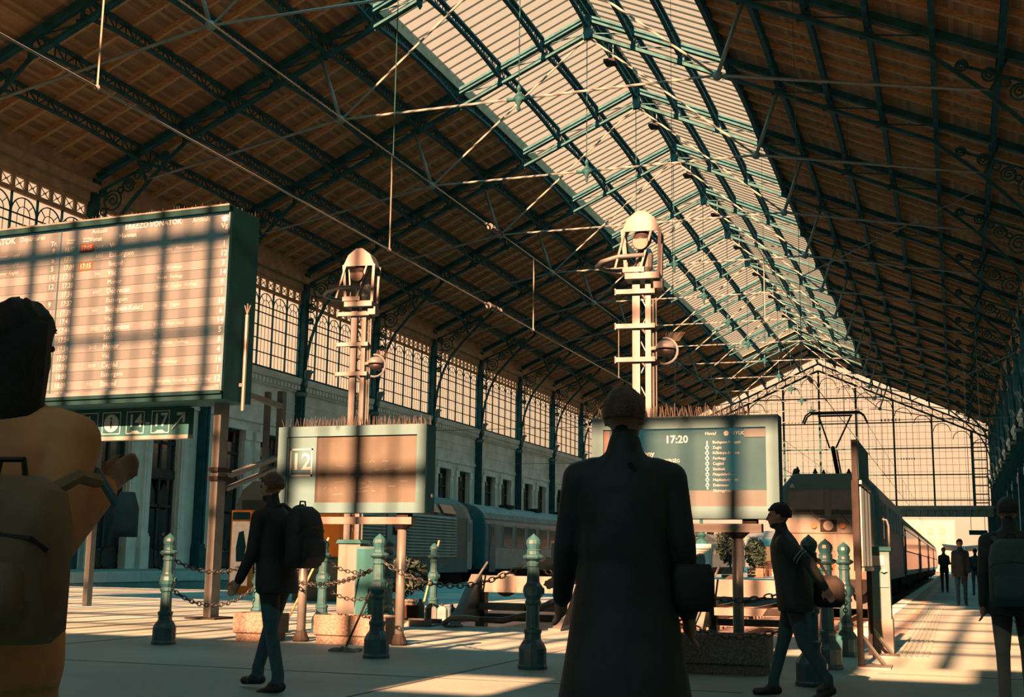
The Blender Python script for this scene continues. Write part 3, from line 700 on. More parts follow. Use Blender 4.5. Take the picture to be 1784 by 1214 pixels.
def electric_loco():
    """flat fronted locomotive of the right platform, front at local y=0, rail at z=0"""
    t = thing('electric_locomotive', 'teal electric locomotive with cream nose and raised pantograph at the right platform', 'locomotive', (12.2, -16.0, -.375))
    Lh = 18.0; h = 1.49
    pr = [(-h, .95), (h, .95), (h, 3.35), (h-.12, 3.75), (h-.45, 4.12), (-h+.45, 4.12), (-h+.12, 3.75), (-h, 3.35)]
    b = loft_body(pr, [(0, .90, -.02), (.10, .97, 0), (.55, 1, 0), (Lh-.55, 1, 0), (Lh-.1, .97, 0), (Lh, .9, 0)])
    obj('body', b, 'loco_teal', t)
    Y = -.012
    obj('nose_panel', MB().prism([(-1.26, 1.0), (1.26, 1.0), (1.30, 2.32), (-1.30, 2.32)], -.05, .02), 'loco_pale', t)
    obj('lamp_band', MB().prism([(-1.30, 2.34), (1.30, 2.34), (1.28, 2.78), (-1.28, 2.78)], -.04, .02), 'loco_grey', t)
    for x0, x1 in ((-1.18, -.06), (.06, 1.18)):
        f = obj('windscreen', MB().prism([(x0, 2.86), (x1, 2.86), (x1*.98, 3.62), (x0*.98, 3.62)], -.03, .02), 'loco_grey', t)
        obj('blind', MB().prism([(x0+.06, 3.06), (x1-.06, 3.06), ((x1-.06)*.98, 3.56), ((x0+.06)*.98, 3.56)], -.038, -.02), 'grey_cabinet', f)
        obj('lower_glass', MB().prism([(x0+.04, 2.88), (x1-.04, 2.88), (x1-.04, 3.03), (x0+.04, 3.03)], -.038, -.02), 'window_dark', f)
    obj('centre_post', MB().span((-.06, -.06, 2.8), (.06, .02, 3.66)), 'loco_grey', t)
    for x in (-.45, .35): obj('wiper', MB().cyl((x+.25, -.07, 2.62), (x-.1, -.07, 3.05), .015, 5), 'black', t)
    for x, r, m in ((-.42, .085, 'amber'), (.42, .085, 'amber'), (0, .15, 'lamp_glass')):
        obj('headlamp', MB().cyl((x, -.10, 2.56), (x, .0, 2.56), r, 14), m, t)
    obj('lamp_housing', MB().span((-.24, -.06, 2.38), (.24, 0, 2.74)), 'underframe', t)
    obj('marker_light', MB().prism([(-1.12, 3.70), (-.96, 3.70), (-1.04, 3.84)], -.03, .02), 'letter', t)
    text('fleet_number', '480 024', .32, 'letter_dark', t, (0, -.056, 1.72), 'CENTER')
    obj('logo_strip', MB().prism([(-.55, 1.2), (-.3, 1.2), (-.2, 1.42), (-.45, 1.42)], -.056, -.05).prism([(-.15, 1.2), (.1, 1.2), (.2, 1.42), (-.05, 1.42)], -.056, -.05), 'amber', t)
    obj('buffer_beam', MB().span((-1.35, -.1, .55), (1.35, .2, 1.0)), 'underframe', t); buffer_pair(t, -.1, -1, .78)
    obj('snow_plough', MB().prism([(-1.25, .15), (1.25, .15), (1.2, .55), (-1.2, .55)], -.05, .1), 'loco_grey', t)
    for x in (-1.1, 1.1): obj('tail_lamp', MB().cyl((x, -.08, 1.25), (x, .0, 1.25), .09, 12), 'lamp_glass', t)
    obj('coupling_hose', MB().tube([(-.3, -.1, .9), (-.33, -.25, .7), (-.3, -.2, .4)], .03, 6).tube([(.3, -.1, .9), (.33, -.25, .7), (.3, -.2, .4)], .03, 6).span((-.08, -.35, .72), (.08, -.1, .88)), 'rubber', t)
    for y in (.9, Lh-1.5):
        d = obj('cab_door', MB().span((h-.02, y, 1.05), (h+.02, y+.65, 3.2)), 'loco_grey', t)
        obj('door_window', MB().span((h+.015, y+.12, 2.2), (h+.03, y+.53, 3.0)), 'window_dark', d)
        obj('handrail', MB().tube([(h+.03, y-.1, 1.1), (h+.1, y-.1, 1.15), (h+.1, y-.1, 2.6), (h+.03, y-.1, 2.65)], .02, 6), 'galv', t)
    for i in range(5): obj('side_grille', MB().span((h-.01, 3.2+i*2.4, 2.6), (h+.025, 5.0+i*2.4, 3.3)), 'louvre', t)
    pantograph(t, 3.2, 4.18, 2.15, -1); 
    eq = MB()
    for x, y in ((-.95, .7), (.8, 1.1), (-.5, 1.5), (.5, 1.8), (-.3, 2.1)): eq.lathe([(.05, 0), (.08, .06), (.05, .1), (.08, .15), (.05, .2), (.02, .28)], 8, (x, y, 4.1))
    eq.span((-.5, 5.5, 4.1), (.5, 9, 4.3)).cyl((-1.0, .55, 4.12), (-1.0, .8, 4.25), .1, 10)
    obj('roof_equipment', eq, 'underframe', t)
    obj('underframe', MB().span((-1.2, 1.0, .35), (1.2, Lh-1, .95)), 'underframe', t)
    for y in (3.6, Lh-3.6): bogie(t, y)
electric_loco()
def louvred_loco():
    t = thing('freight_locomotive', 'older grey green locomotive with louvred flank and folded pantograph on the left track', 'locomotive', (-6.05, -17.5, -.375))
    Lh = 15.7; h = 1.47
    pr = [(-h, .95), (h, .95), (h, 3.2), (h-.28, 3.75), (h-.75, 4.05), (-h+.75, 4.05), (-h+.28, 3.75), (-h, 3.2)]
    obj('body', loft_body(pr, [(0, .84, -.12), (.5, .95, -.03), (1.1, 1, 0), (Lh-1.1, 1, 0), (Lh-.5, .95, -.03), (Lh, .84, -.12)]), 'loco_grey', t)
    for seg, (a, b) in enumerate(((1.9, 6.1), (8.0, 13.3))):
        fr = obj('louvre_panel', MB().span((h-.01, a, 1.45), (h+.015, b, 3.22)), 'loco_grey', t)
        sl = MB().prism([(0, 0), (.045, -.05), (.05, -.03), (.01, .055)], a+.05, b-.05).mesh('slat')
        for i in range(14): obj('slat', sl, 'louvre', fr, (h+.012, 0, 1.54+i*.122))
    obj('door_panel', MB().span((h-.01, 6.3, 1.2), (h+.02, 7.8, 3.2)), 'coach_grey', t)
    obj('emblem', MB().span((h+.02, 6.75, 2.3), (h+.03, 7.35, 2.9)), 'underframe', t)
    text('emblem_letter', 'E', .42, 'coach_grey', t, (h+.036, 7.05, 2.6), 'CENTER', rot=(PI/2, 0, PI/2))
    text('fleet_number', '432 271', .2, 'letter_dark', t, (h+.03, 7.05, 1.9), 'CENTER', rot=(PI/2, 0, PI/2))
    text('fleet_number', '1271', .22, 'letter', t, (h+.04, 11.6, 1.12), 'CENTER', rot=(PI/2, 0, PI/2))
    obj('skirt', MB().span((-h-.01, 1.0, .85), (h+.012, Lh-1.0, 1.38)), 'loco_teal', t)
    for a in (2.6, 4.4, 8.2, 10.0, 11.8):
        obj('roof_window', MB().add([(h-.03, a, 3.30), (h-.03, a+1.4, 3.30), (h-.24, a+1.4, 3.68), (h-.24, a, 3.68), (h+.02, a, 3.32), (h+.02, a+1.4, 3.32), (h-.21, a+1.4, 3.70), (h-.21, a, 3.70)], [(0, 1, 2, 3), (4, 5, 6, 7), (0, 1, 5, 4), (2, 3, 7, 6), (1, 2, 6, 5), (0, 3, 7, 4)]), 'window_dark', t)
    for y in (.55, Lh-1.15):
        d = obj('cab_door', MB().span((h-.03, y, 1.0), (h+.02, y+.6, 3.15)), 'coach_grey', t)
        obj('door_window', MB().span((h+.015, y+.14, 2.2), (h+.035, y+.46, 3.0)), 'lamp_glass', d)
    for x0 in (-1.0, .08): obj('windscreen', MB().span((x0, -.02, 2.5), (x0+.92, .1, 3.3)), 'window_dark', t)
    obj('buffer_beam', MB().span((-1.3, -.1, .6), (1.3, .15, 1.1)), 'underframe', t); buffer_pair(t, -.1, -1); buffer_pair(t, Lh+.0, 1)
    pantograph(t, 11.3, 4.12, 2.0, 1); 
    eq = MB().span((-.6, 4, 4.0), (.6, 9, 4.15))
    for i in range(6): eq.lathe([(.05, 0), (.09, .05), (.05, .1), (.09, .15), (.05, .22)], 8, (.5-(i % 2), 4.5+i*.8, 4.1))
    obj('roof_equipment', eq, 'underframe', t)
    obj('underframe', MB().span((-1.2, 1.0, .35), (1.2, Lh-1, .9)), 'underframe', t)
    for y in (3.4, Lh-3.4): bogie(t, y)
louvred_loco()
def coach(name, label, loc, upper, lower, roof, nwin, plain, Lh=24.4, group=None):
    t = thing(name, label, 'railway coach', loc, group=group)
    h = 1.43; top = 4.0
    pr = profile(2*h, .95, top, .75)
    obj('body', loft_body(pr, [(0, .97, 0), (.12, 1, 0), (Lh-.12, 1, 0), (Lh, .97, 0)]), upper, t)
    rp = [(x*1.012, z+.02) for x, z in pr if z > 3.18]
    obj('roof', MB().prism(rp, .05, Lh-.05), roof, t)
    if lower: obj('lower_panel', MB().span((-h-.012, .9, 1.0), (h+.012, Lh-.9, 1.95)), lower, t)
    obj('gangway', MB().span((-.55, -.35, 1.0), (.55, 0, 3.3)).span((-.55, Lh, 1.0), (.55, Lh+.35, 3.3)), 'rubber', t)
    a, b = 2.2, Lh-2.2; st = (b-a)/nwin
    for i in range(nwin):
        y0 = a+i*st+st*.5; hw = st*.5-.16 if plain else min(.62, st*.36)
        w = obj('window_frame', MB().span((h-.005, y0-hw-.05, 2.02), (h+.016, y0+hw+.05, 3.02)), 'rubber' if plain else 'coach_grey', t)
        obj('pane', MB().span((h+.012, y0-hw, 2.07), (h+.022, y0+hw, 2.97)), 'window_dark', w)
    for y in (.55, Lh-1.35):
        d = obj('door', MB().span((h-.01, y, .85), (h+.02, y+.8, 3.05)), 'loco_teal' if not plain else 'rubber', t)
        obj('door_window', MB().span((h+.015, y+.2, 2.1), (h+.03, y+.6, 2.9)), 'window_dark', d)
        obj('step', MB().span((h-.1, y, .5), (h+.12, y+.8, .56)), 'underframe', t)
        obj('handrail', MB().cyl((h+.06, y-.08, 1.1), (h+.06, y-.08, 2.2), .018, 6), 'galv', t)
    if not plain:
        for y in (5, 9.5, 14, 18.5): obj('roof_vent', MB().span((.25, y, top-.05), (.75, y+.9, top+.12)), 'underframe', t)
    obj('underframe', MB().span((-1.25, .2, .55), (1.25, Lh-.2, .98)).span((-1.2, 8, .3), (1.2, 15, .6)), 'underframe', t)
    for y in (3.2, Lh-3.2): bogie(t, y)
    for y, s in ((-.02, -1), (Lh+.02, 1)): buffer_pair(t, y, s)
yy = 3.1
for i, w in enumerate(('first passenger coach directly behind the teal locomotive, sunlit side with dark doors', 'second passenger coach of the right train, next to the walking man in jeans', 'third passenger coach of the right train, far along the platform', 'last visible passenger coach of the right train near the far gable')):
    coach('passenger_coach', w, (12.2, yy, -.375), 'coach_side', None, 'coach_roof', 8, True, group='coaches of the right train'); yy += 25.6
yy = -.6
for i, w in enumerate(('blue and grey passenger coach coupled to the louvred locomotive', 'second blue passenger coach of the left train, farther along the track', 'third blue passenger coach at the far end of the left train')):
    coach('blue_coach', w, (-6.05, yy, -.375), 'coach_blue', 'coach_grey', 'coach_roof', 11, False, group='coaches of the left train'); yy += 25.6

# ================================================================== BOARDS AND SIGNS
def spikes(parent, x0, x1, y0, y1, z, n, h=.12):
    s = MB()
    for i in range(n):
        x = x0+(x1-x0)*i/(n-1); y = y0+(y1-y0)*(i % 3)/2
        s.cyl((x, y, z), (x+R.uniform(-.03, .03), y+R.uniform(-.04, .04), z+h*R.uniform(.7, 1.1)), .006, 4, .003)
    s.span((x0, min(y0, y1), z), (x1, max(y0, y1), z+.008))
    obj('bird_spikes', s, 'spike', parent, kind='stuff')
def departures_board():
    t = thing('timetable_board', 'huge double timetable board with sunlit arrivals rows on steel posts', 'timetable board', (4.07, -36.2, 0), -.045)
    W, z0, z1, D = 9.6, 3.70, 7.10, .85
    obj('housing', MB().span((-W, .03, z0), (0, D, z1)), 'board_side', t)
    obj('front_band', MB().span((-W, -.08, z1-.10), (0, .03, z1)), 'board_case', t); obj('front_band', MB().span((-W, -.02, z0), (0, .03, z0+.09)).span((-W, -.06, z0+.09), (0, .03, z0+.14)), 'board_case', t)
    obj('top_trim', MB().span((-W, -.09, z1-.005), (.0, -.07, z1+.025)), 'galv', t)
    obj('side_trim', MB().span((-.03, -.04, z0+.14), (.0, .03, z1-.1)), 'board_frame', t)
    obj('bottom_trim', MB().span((-W, -.05, z0+.15), (-.03, .0, z0+.22)), 'screen_row_b', t)
    ztop = z1-.10; rh = .1695; zr1 = z1-.415
    hd = obj('screen_header', MB().span((-W, 0, zr1), (-.03, .03, ztop)), 'screen_row_a', t)
    rows = []
    for i in range(17):
        za = zr1-i*rh; r = obj('screen_row', MB().span((-W, 0, za-rh+.004), (-.03, .03, za-.002)), 'screen_row_a' if i % 2 == 0 else 'screen_row_b', t); rows.append((r, za-rh/2))
    obj('column_divider', MB().span((-3.78, -.006, z0+.22), (-3.75, .01, ztop)), 'screen_teal', t)
    tx = lambda nm, s, sz, u, z, al='LEFT', m='letter', p=t, b=True, q=1.0: text(nm, s, sz, m, p, (-u, -.008, z), al, b, squash=q)
    tx('heading', 'ÉRKEZŐ VONATOK', .14, 2.30, ztop-.08); tx('heading', 'Arrivals', .12, .82, ztop-.09, b=False); tx('heading', 'Ankunft', .11, 3.05, ztop-.10, b=False)
    tx('heading', 'INDULÓ VONATOK', .17, 6.4, ztop-.115); tx('heading', 'Departures', .13, 4.75, ztop-.11, b=False)
    tx('heading', 'Vonat', .12, 3.1, zr1+.07); tx('heading', 'Honnan', .12, 2.42, zr1+.08); tx('heading', 'Vg.', .13, .12, zr1+.07, 'CENTER'); tx('heading', 'Tr.', .13, 3.92, zr1+.06, 'CENTER')
    for u in (3.62, 3.25):
        tx('heading', 'Tervezett' if u > 3.5 else 'Várható', .05, u, zr1+.10); tx('heading', 'érkezés', .05, u, zr1+.05)
    obj('logo', MB().prism([(-.22, ztop-.1), (-.12, ztop-.05), (-.03-.02, ztop-.09), (-.14, ztop-.14)], -.008, -.002).prism([(-.2, ztop-.14), (-.12, ztop-.11), (-.06, ztop-.14), (-.13, ztop-.18)], -.008, -.002), 'letter', t)
    arr = [('16:59', '17:05', '2523', 'Vác', 'Veresegyház', '4', '8'), ('17:09', '', '2053', 'Esztergom', 'Piliscsaba · Pilisvörösvár', '1', '6'), ('17:09', '17:15', '', 'Szeged', '', '12', '5'), ('17:14', '', '2961', 'Vác', 'Göd · Dunakeszi', '3', '14'),
           ('17:20', '', '', 'Monor', 'Vecsés · Ferihegy', '14', '12'), ('17:34', '', '6007', 'Debrecen', 'Szolnok · Cegléd · Ferihegy', '9', ''), ('17:37', '', '', 'Esztergom', '', '1', '9'), ('17:39', '', '364', 'Budapest-Keleti', 'Szolnok · Cegléd', '10', '11'),
           ('17:41', '', '', 'Vác', '', '6', '16'), ('17:44', '', '2925', 'Lajosmizse', 'Dabas · Ócsa · Gyál', '14', '9'), ('17:54', '', '', 'Szob', 'Vác', '5', '4'), ('17:54', '', '2112', 'Monor', 'Üllő · Vecsés · Ferihegy', '8', '10'),
           ('17:59', '', '', 'Vác', 'Göd', '4', '2'), ('17:59', '', '2828', 'Cegléd', 'Monor · Ferihegy', '16', '7'), ('18:09', '', '', 'Esztergom', '', '1', '13'), ('18:09', '', '713', 'Szeged', 'Kiskunfélegyháza · Kecskemét · Cegléd · Ferihegy', '12', '3'), ('18:14', '', '', 'Vác', '', '3', '1')]
    for (r, z), a in zip(rows, arr):
        big = .125
        tx('time', a[0], .13, 3.66, z, p=r, q=.9)
        if a[1]:
            obj('delay_cell', MB().span((-3.30, -.005, z-.075), (-2.98, .01, z+.075)), 'delay_cell', r); tx('time', a[1], .13, 3.28, z, p=r, q=.9)
        if a[2]: tx('train_number', a[2], .085, 2.93, z, p=r, b=False)
        tx('station', a[3], .13 if a[2] else .115, 2.62, z, p=r, b=bool(a[2]))
        if a[4]: tx('via_stations', a[4], .08, 1.52, z, p=r, b=False, q=.8 if len(a[4]) > 30 else 1)
        tx('platform_number', a[5], .14, .12, z, 'CENTER', p=r)
        if a[6]: tx('platform_number', a[6], .14, 3.92, z, 'CENTER', p=r)
        if int(a[0][-1]) % 2: tx('via_stations', 'Kőbánya · Monor · Cegléd', .08, 5.6, z, p=r, b=False)
    spikes(t, -W, -.03, .0, D-.1, z1+.0, 420, .10)
    # steel posts with braces behind the board
    px = -.40
    for x, y, w in ((px, .55, .15), (px-4.5, .55, .15), (-W+.4, .55, .15)):
        po = obj('post', MB().span((x-w/2, y-.1, 0), (x+w/2, y+.14, z0)), 'galv', t)
        obj('clamp', MB().span((x-w/2-.03, y-.15, 2.35), (x+w/2+.03, y+.26, 2.42)).span((x-w/2-.03, y-.15, 2.50), (x+w/2+.03, y+.26, 2.57)), 'underframe', po)
        obj('base_plate', MB().span((x-.3, y-.3, 0), (x+.3, y+.4, .03)), 'underframe', po)
        b = obj('rear_post', MB().span((x-.65, y+2.75, 0), (x-.53, y+2.9, z0+.6)).span((x-.95, y+2.75, 2.6), (x-.85, y+2.85, z0+.6)), 'galv', t)
        obj('brace', MB().bar((x, y+.2, 2.42), (x-.58, y+2.8, 3.0), .12, .08).bar((x, y+.2, 2.2), (x-.58, y+2.8, 2.8), .12, .06), 'galv', t)
        obj('top_tie', MB().bar((x, y+.1, z0+.3), (x-.58, y+2.8, z0+.3), .1, .1), 'galv', t)
    obj('conduit', MB().cyl((.08, .5, 3.55), (.08, .5, 5.25), .035, 8).cyl((.08, .5, 5.25), (.02, .5, 5.42), .012, 5).cyl((.08, .5, 5.25), (.08, .5, 5.45), .012, 5).cyl((.08, .5, 5.25), (.14, .5, 5.42), .012, 5).bar((-.05, .5, 4.0), (.08, .5, 4.0), .06), 'galv', t)
departures_board()
def way_sign():
    t = thing('direction_sign', 'dark hanging direction sign reading 14 - 17 below the timetable board', 'sign', (2.92, -35.45, 3.12), -.045)
    W = 3.3
    obj('panel', MB().span((-W, 0, .07), (0, .14, .56)), 'sign_blue', t)
    obj('lower_edge', MB().span((-W, -.01, 0), (0, .15, .07)), 'sign_white', t)
    for x in (-.4, -2.9): obj('hanger', MB().cyl((x, .07, .56), (x, .07, .575), .04, 6), 'galv', t)
    def frame(x, w):
        f = MB(); y = -.006
        for a, b in (((x-w/2, .11), (x+w/2, .125)), ((x-w/2, .505), (x+w/2, .52)), ((x-w/2, .11), (x-w/2+.015, .52)), ((x+w/2-.015, .11), (x+w/2, .52))): f.span((a[0], y, a[1]), (b[0], .01, b[1]))
        return obj('pictogram_frame', f, 'letter', t)
    frame(-.62, .40); frame(-1.18, .40); frame(-1.72, .42); frame(-2.24, .42)
    text('number', '17', .33, 'letter', t, (-.62, -.008, .34), 'CENTER', True); text('number', '14', .33, 'letter', t, (-1.18, -.008, .34), 'CENTER', True)
    text('dash', '-', .33, 'letter', t, (-.90, -.008, .32), 'CENTER', True)
    for x in (-.62, -1.18): obj('rail_symbol', MB().span((x-.1, -.006, .13), (x+.1, .0, .145)).span((x-.07, -.006, .15), (x+.07, .0, .165)), 'letter', t)
    c = obj('info_disc', MB().cyl((-1.72, -.008, .315), (-1.72, 0, .315), .165, 24), 'letter', t); text('info_letter', 'i', .30, 'sign_blue', c, (-1.72, -.014, .315), 'CENTER', True)
    obj('ticket_symbol', MB().prism([(-2.36, .2), (-2.22, .2), (-2.22, .46), (-2.36, .42)], -.008, 0).span((-2.2, -.008, .2), (-2.1, 0, .36)), 'letter', t)
    obj('arrow', MB().bar((-.34, -.004, .17), (-.12, -.004, .42), .01, .06, up=(0, 1, 0)).span((-.26, -.008, .42), (-.09, 0, .475)).span((-.135, -.008, .29), (-.085, 0, .475)), 'letter', t)
way_sign()
def frame_board(parent, W, z0, z1, D, fr=.13):
    obj('back_case', MB().span((-W/2, .05, z0), (W/2, D, z1)), 'board_side', parent)
    f = MB().span((-W/2, 0, z0), (-W/2+fr, .06, z1)).span((W/2-fr, 0, z0), (W/2, .06, z1)).span((-W/2+fr, 0, z0), (W/2-fr, .06, z0+fr)).span((-W/2+fr, 0, z1-fr), (W/2-fr, .06, z1))
    obj('frame', f, 'board_frame', parent)
    obj('carrier_rail', MB().span((-W/2+.2, .05, z0-.14), (W/2-.2, .2, z0-.05)), 'galv', parent)
    obj('brackets', MB().span((-W/2+.25, .05, z0-.05), (-W/2+.4, .2, z0)).span((W/2-.4, .05, z0-.05), (W/2-.25, .2, z0)), 'underframe', parent)
def platform_board_12():
    W, z0, z1 = 2.12, 1.63, 2.745
    t = thing('platform_display', 'blue framed platform display showing the number 12, its screen blank', 'display', (8.46, -39.95, 0))
    frame_board(t, W, z0, z1, .30)
    obj('number_panel', MB().span((-W/2+.13, .02, z0+.13), (-.50, .055, z1-.13)), 'board_frame', t)
    obj('panel_gap', MB().span((-.50, .03, z0+.13), (-.47, .056, z1-.13)), 'black', t)
    obj('screen', MB().span((-.47, .03, z0+.13), (W/2-.13, .055, z1-.13)), 'screen_blank', t)
    sq = MB(); x0, x1, za, zb = -.88, -.55, 2.10, 2.46
    for a, b in (((x0, za), (x1, za+.022)), ((x0, zb-.022), (x1, zb)), ((x0, za), (x0+.022, zb)), ((x1-.022, za), (x1, zb))): sq.span((a[0], .012, a[1]), (b[0], .02, b[1]))
    obj('number_frame', sq, 'letter', t); text('platform_number', '12', .30, 'letter', t, ((x0+x1)/2, .012, (za+zb)/2), 'CENTER', True)
    sc = MB()
    for i in range(26):
        x = R.uniform(-.4, .8); z = R.uniform(1.85, 2.3); sc.bar((x, .028, z), (x+R.uniform(.02, .2), .028, z+R.uniform(-.02, .03)), .003, .006)
    obj('scratches', sc, 'sign_white', t, kind='stuff')
    spikes(t, -W/2+.05, W/2-.03, .05, .28, z1, 110, .13)
    obj('side_bolt', MB().cyl((W/2, .2, z0+.22), (W/2+.02, .2, z0+.22), .025, 10), 'letter', t)
    for x in (-.68, .70):
        p = obj('post', MB().cyl((x, .13, 0), (x, .13, z0-.14), .058, 16).smooth(), 'galv', t)
        obj('base_flange', MB().cyl((x, .13, 0), (x, .13, .025), .1, 16).cyl((x, .13, .02), (x, .13, .14), .11, 12, .06), 'underframe', p)
        obj('head_plate', MB().cyl((x, .13, z0-.2), (x, .13, z0-.14), .07, 12, .14), 'underframe', p)
platform_board_12()
def platform_board_r():
    W, z0, z1 = 2.04, 1.53, 2.63
    t = thing('departure_display', 'blue framed departure display listing stops and the 17:20 train to Záhony', 'display', (13.0, -41.0, 0))
    frame_board(t, W, z0, z1, .30)
    zs = z0+.13
    obj('screen', MB().span((-W/2+.2, .03, z0+.30), (W/2-.13, .055, z1-.13)), 'screen_teal', t)
    obj('ticker_strip', MB().span((-W/2+.13, .025, zs), (W/2-.13, .055, z0+.30)), 'screen_strip', t)
    obj('side_strip', MB().span((-W/2+.13, .02, z0+.3), (-W/2+.2, .06, z1-.13)), 'black', t)
    T = lambda nm, s, sz, x, z, al='LEFT', b=False, m='letter': text(nm, s, sz, m, t, (x, .024, z), al, b)
    T('departure_time', '17:20', .115, -.20, z1-.25, b=True); T('destination', 'Záhony', .085, -.58, z1-.40, b=True)
    T('service_name', 'IC 616 InterCity NYÍRSÉG', .05, -.58, z1-.48)
    T('heading', 'Hova?', .05, .24, z1-.19); T('station_name', 'NYUGATI', .055, .52, z1-.19); obj('clock_symbol', MB().cyl((.47, .022, z1-.19), (.47, .03, z1-.19), .028, 14), 'letter', t)
    obj('clock_cell', MB().span((.66, .02, z1-.235), (.885, .03, z1-.145)), 'screen_strip', t); T('clock', '17:05:20', .055, .675, z1-.19, m='letter_dark', b=True)
    obj('route_line', MB().span((.255, .024, z0+.31), (.268, .03, z1-.27)), 'letter', t)
    dot = MB().cyl((0, .018, 0), (0, .026, 0), .02, 12).mesh('stop_dot'); hole = MB().cyl((0, .015, 0), (0, .019, 0), .011, 10).mesh('stop_hole')
    for i, s in enumerate(('Budapest-Nyugati', 'Zugló', 'Kőbánya-Kispest', 'Ferihegy', 'Cegléd', 'Szolnok', 'Püspökladány', 'Hajdúszoboszló', 'Debrecen', 'Nyíregyháza')):
        z = z1-.285-i*.0575
        if 0 < i < 9:
            d = obj('stop_dot', dot, 'letter', t, (.261, 0, z)); obj('stop_hole', hole, 'screen_teal', d)
        T('stop_name', s, .042, .32, z)
    spikes(t, -W/2+.05, W/2-.35, .05, .28, z1, 96, .14)
    for x in (-.66, .55):
        p = obj('post', MB().cyl((x, .13, 0), (x, .13, z0-.14), .058, 16).smooth(), 'galv', t)
        obj('base_flange', MB().cyl((x, .13, 0), (x, .13, .025), .1, 16), 'underframe', p)
        obj('head_plate', MB().cyl((x, .13, z0-.2), (x, .13, z0-.14), .07, 12, .14), 'underframe', p)
platform_board_r()
def advert_board():
    t = thing('information_board', 'tall narrow information board seen edge on beside the teal cabinet', 'board', (14.75, -40.40, 0), 0)
    for y in (0, 1.75): obj('post', MB().span((-.03, y-.03, 0), (.03, y+.05, 2.40)), 'underframe', t)
    obj('header_panel', MB().span((-.035, .04, 1.98), (.035, 1.75, 2.40)), 'board_side', t)
    obj('case', MB().span((-.05, .08, 1.0), (.03, 1.72, 1.97)), 'underframe', t)
    obj('poster_sheet', MB().span((.031, .12, 1.05), (.045, .58, 1.9)).span((.031, .65, 1.05), (.045, 1.14, 1.9)).span((.031, 1.2, 1.05), (.045, 1.66, 1.9)), 'poster', t)
    obj('case_frame', MB().span((.03, .08, 1.0), (.06, 1.72, 1.04)).span((.03, .08, 1.93), (.06, 1.72, 1.97)).span((.03, .59, 1.0), (.05, .63, 1.97)).span((.03, 1.15, 1.0), (.05, 1.19, 1.97)), 'galv', t)
    for y in (0, 1.75): obj('foot_stay', MB().bar((.0, y, .35), (.22, y+.25, .02), .04, .03).span((-.05, y-.1, 0), (.3, y+.35, .02)), 'galv', t)
advert_board()
def teal_cabinet():
    t = thing('control_cabinet', 'pale topped teal control cabinet standing by the platform edge', 'cabinet', (14.84, -38.1, 0))
    obj('plinth', MB().span((-.14, -.12, 0), (.14, .2, .42)), 'grey_cabinet', t)
    b = obj('body', MB().span((-.125, -.11, .42), (.125, .19, 1.24)), 'teal_cabinet', t)
    obj('upper_door', MB().span((-.11, -.125, .80), (.11, -.11, 1.2)), 'board_frame', b); obj('notice', MB().span((-.1, -.135, 1.06), (.06, -.125, 1.18)), 'paper', b)
    obj('cap', MB().span((-.15, -.14, 1.24), (.15, .22, 1.29)), 'board_side', t)
    obj('lock', MB().cyl((.06, -.17, 1.0), (.06, -.12, 1.0), .025, 10).span((.02, -.16, .985), (.1, -.14, 1.01)), 'galv', t)
    obj('handrail', MB().tube([(.12, .1, 1.29), (.12, .1, 1.55), (.1, .1, 1.62), (.05, .1, 1.63)], .013, 6), 'galv', t)
teal_cabinet()

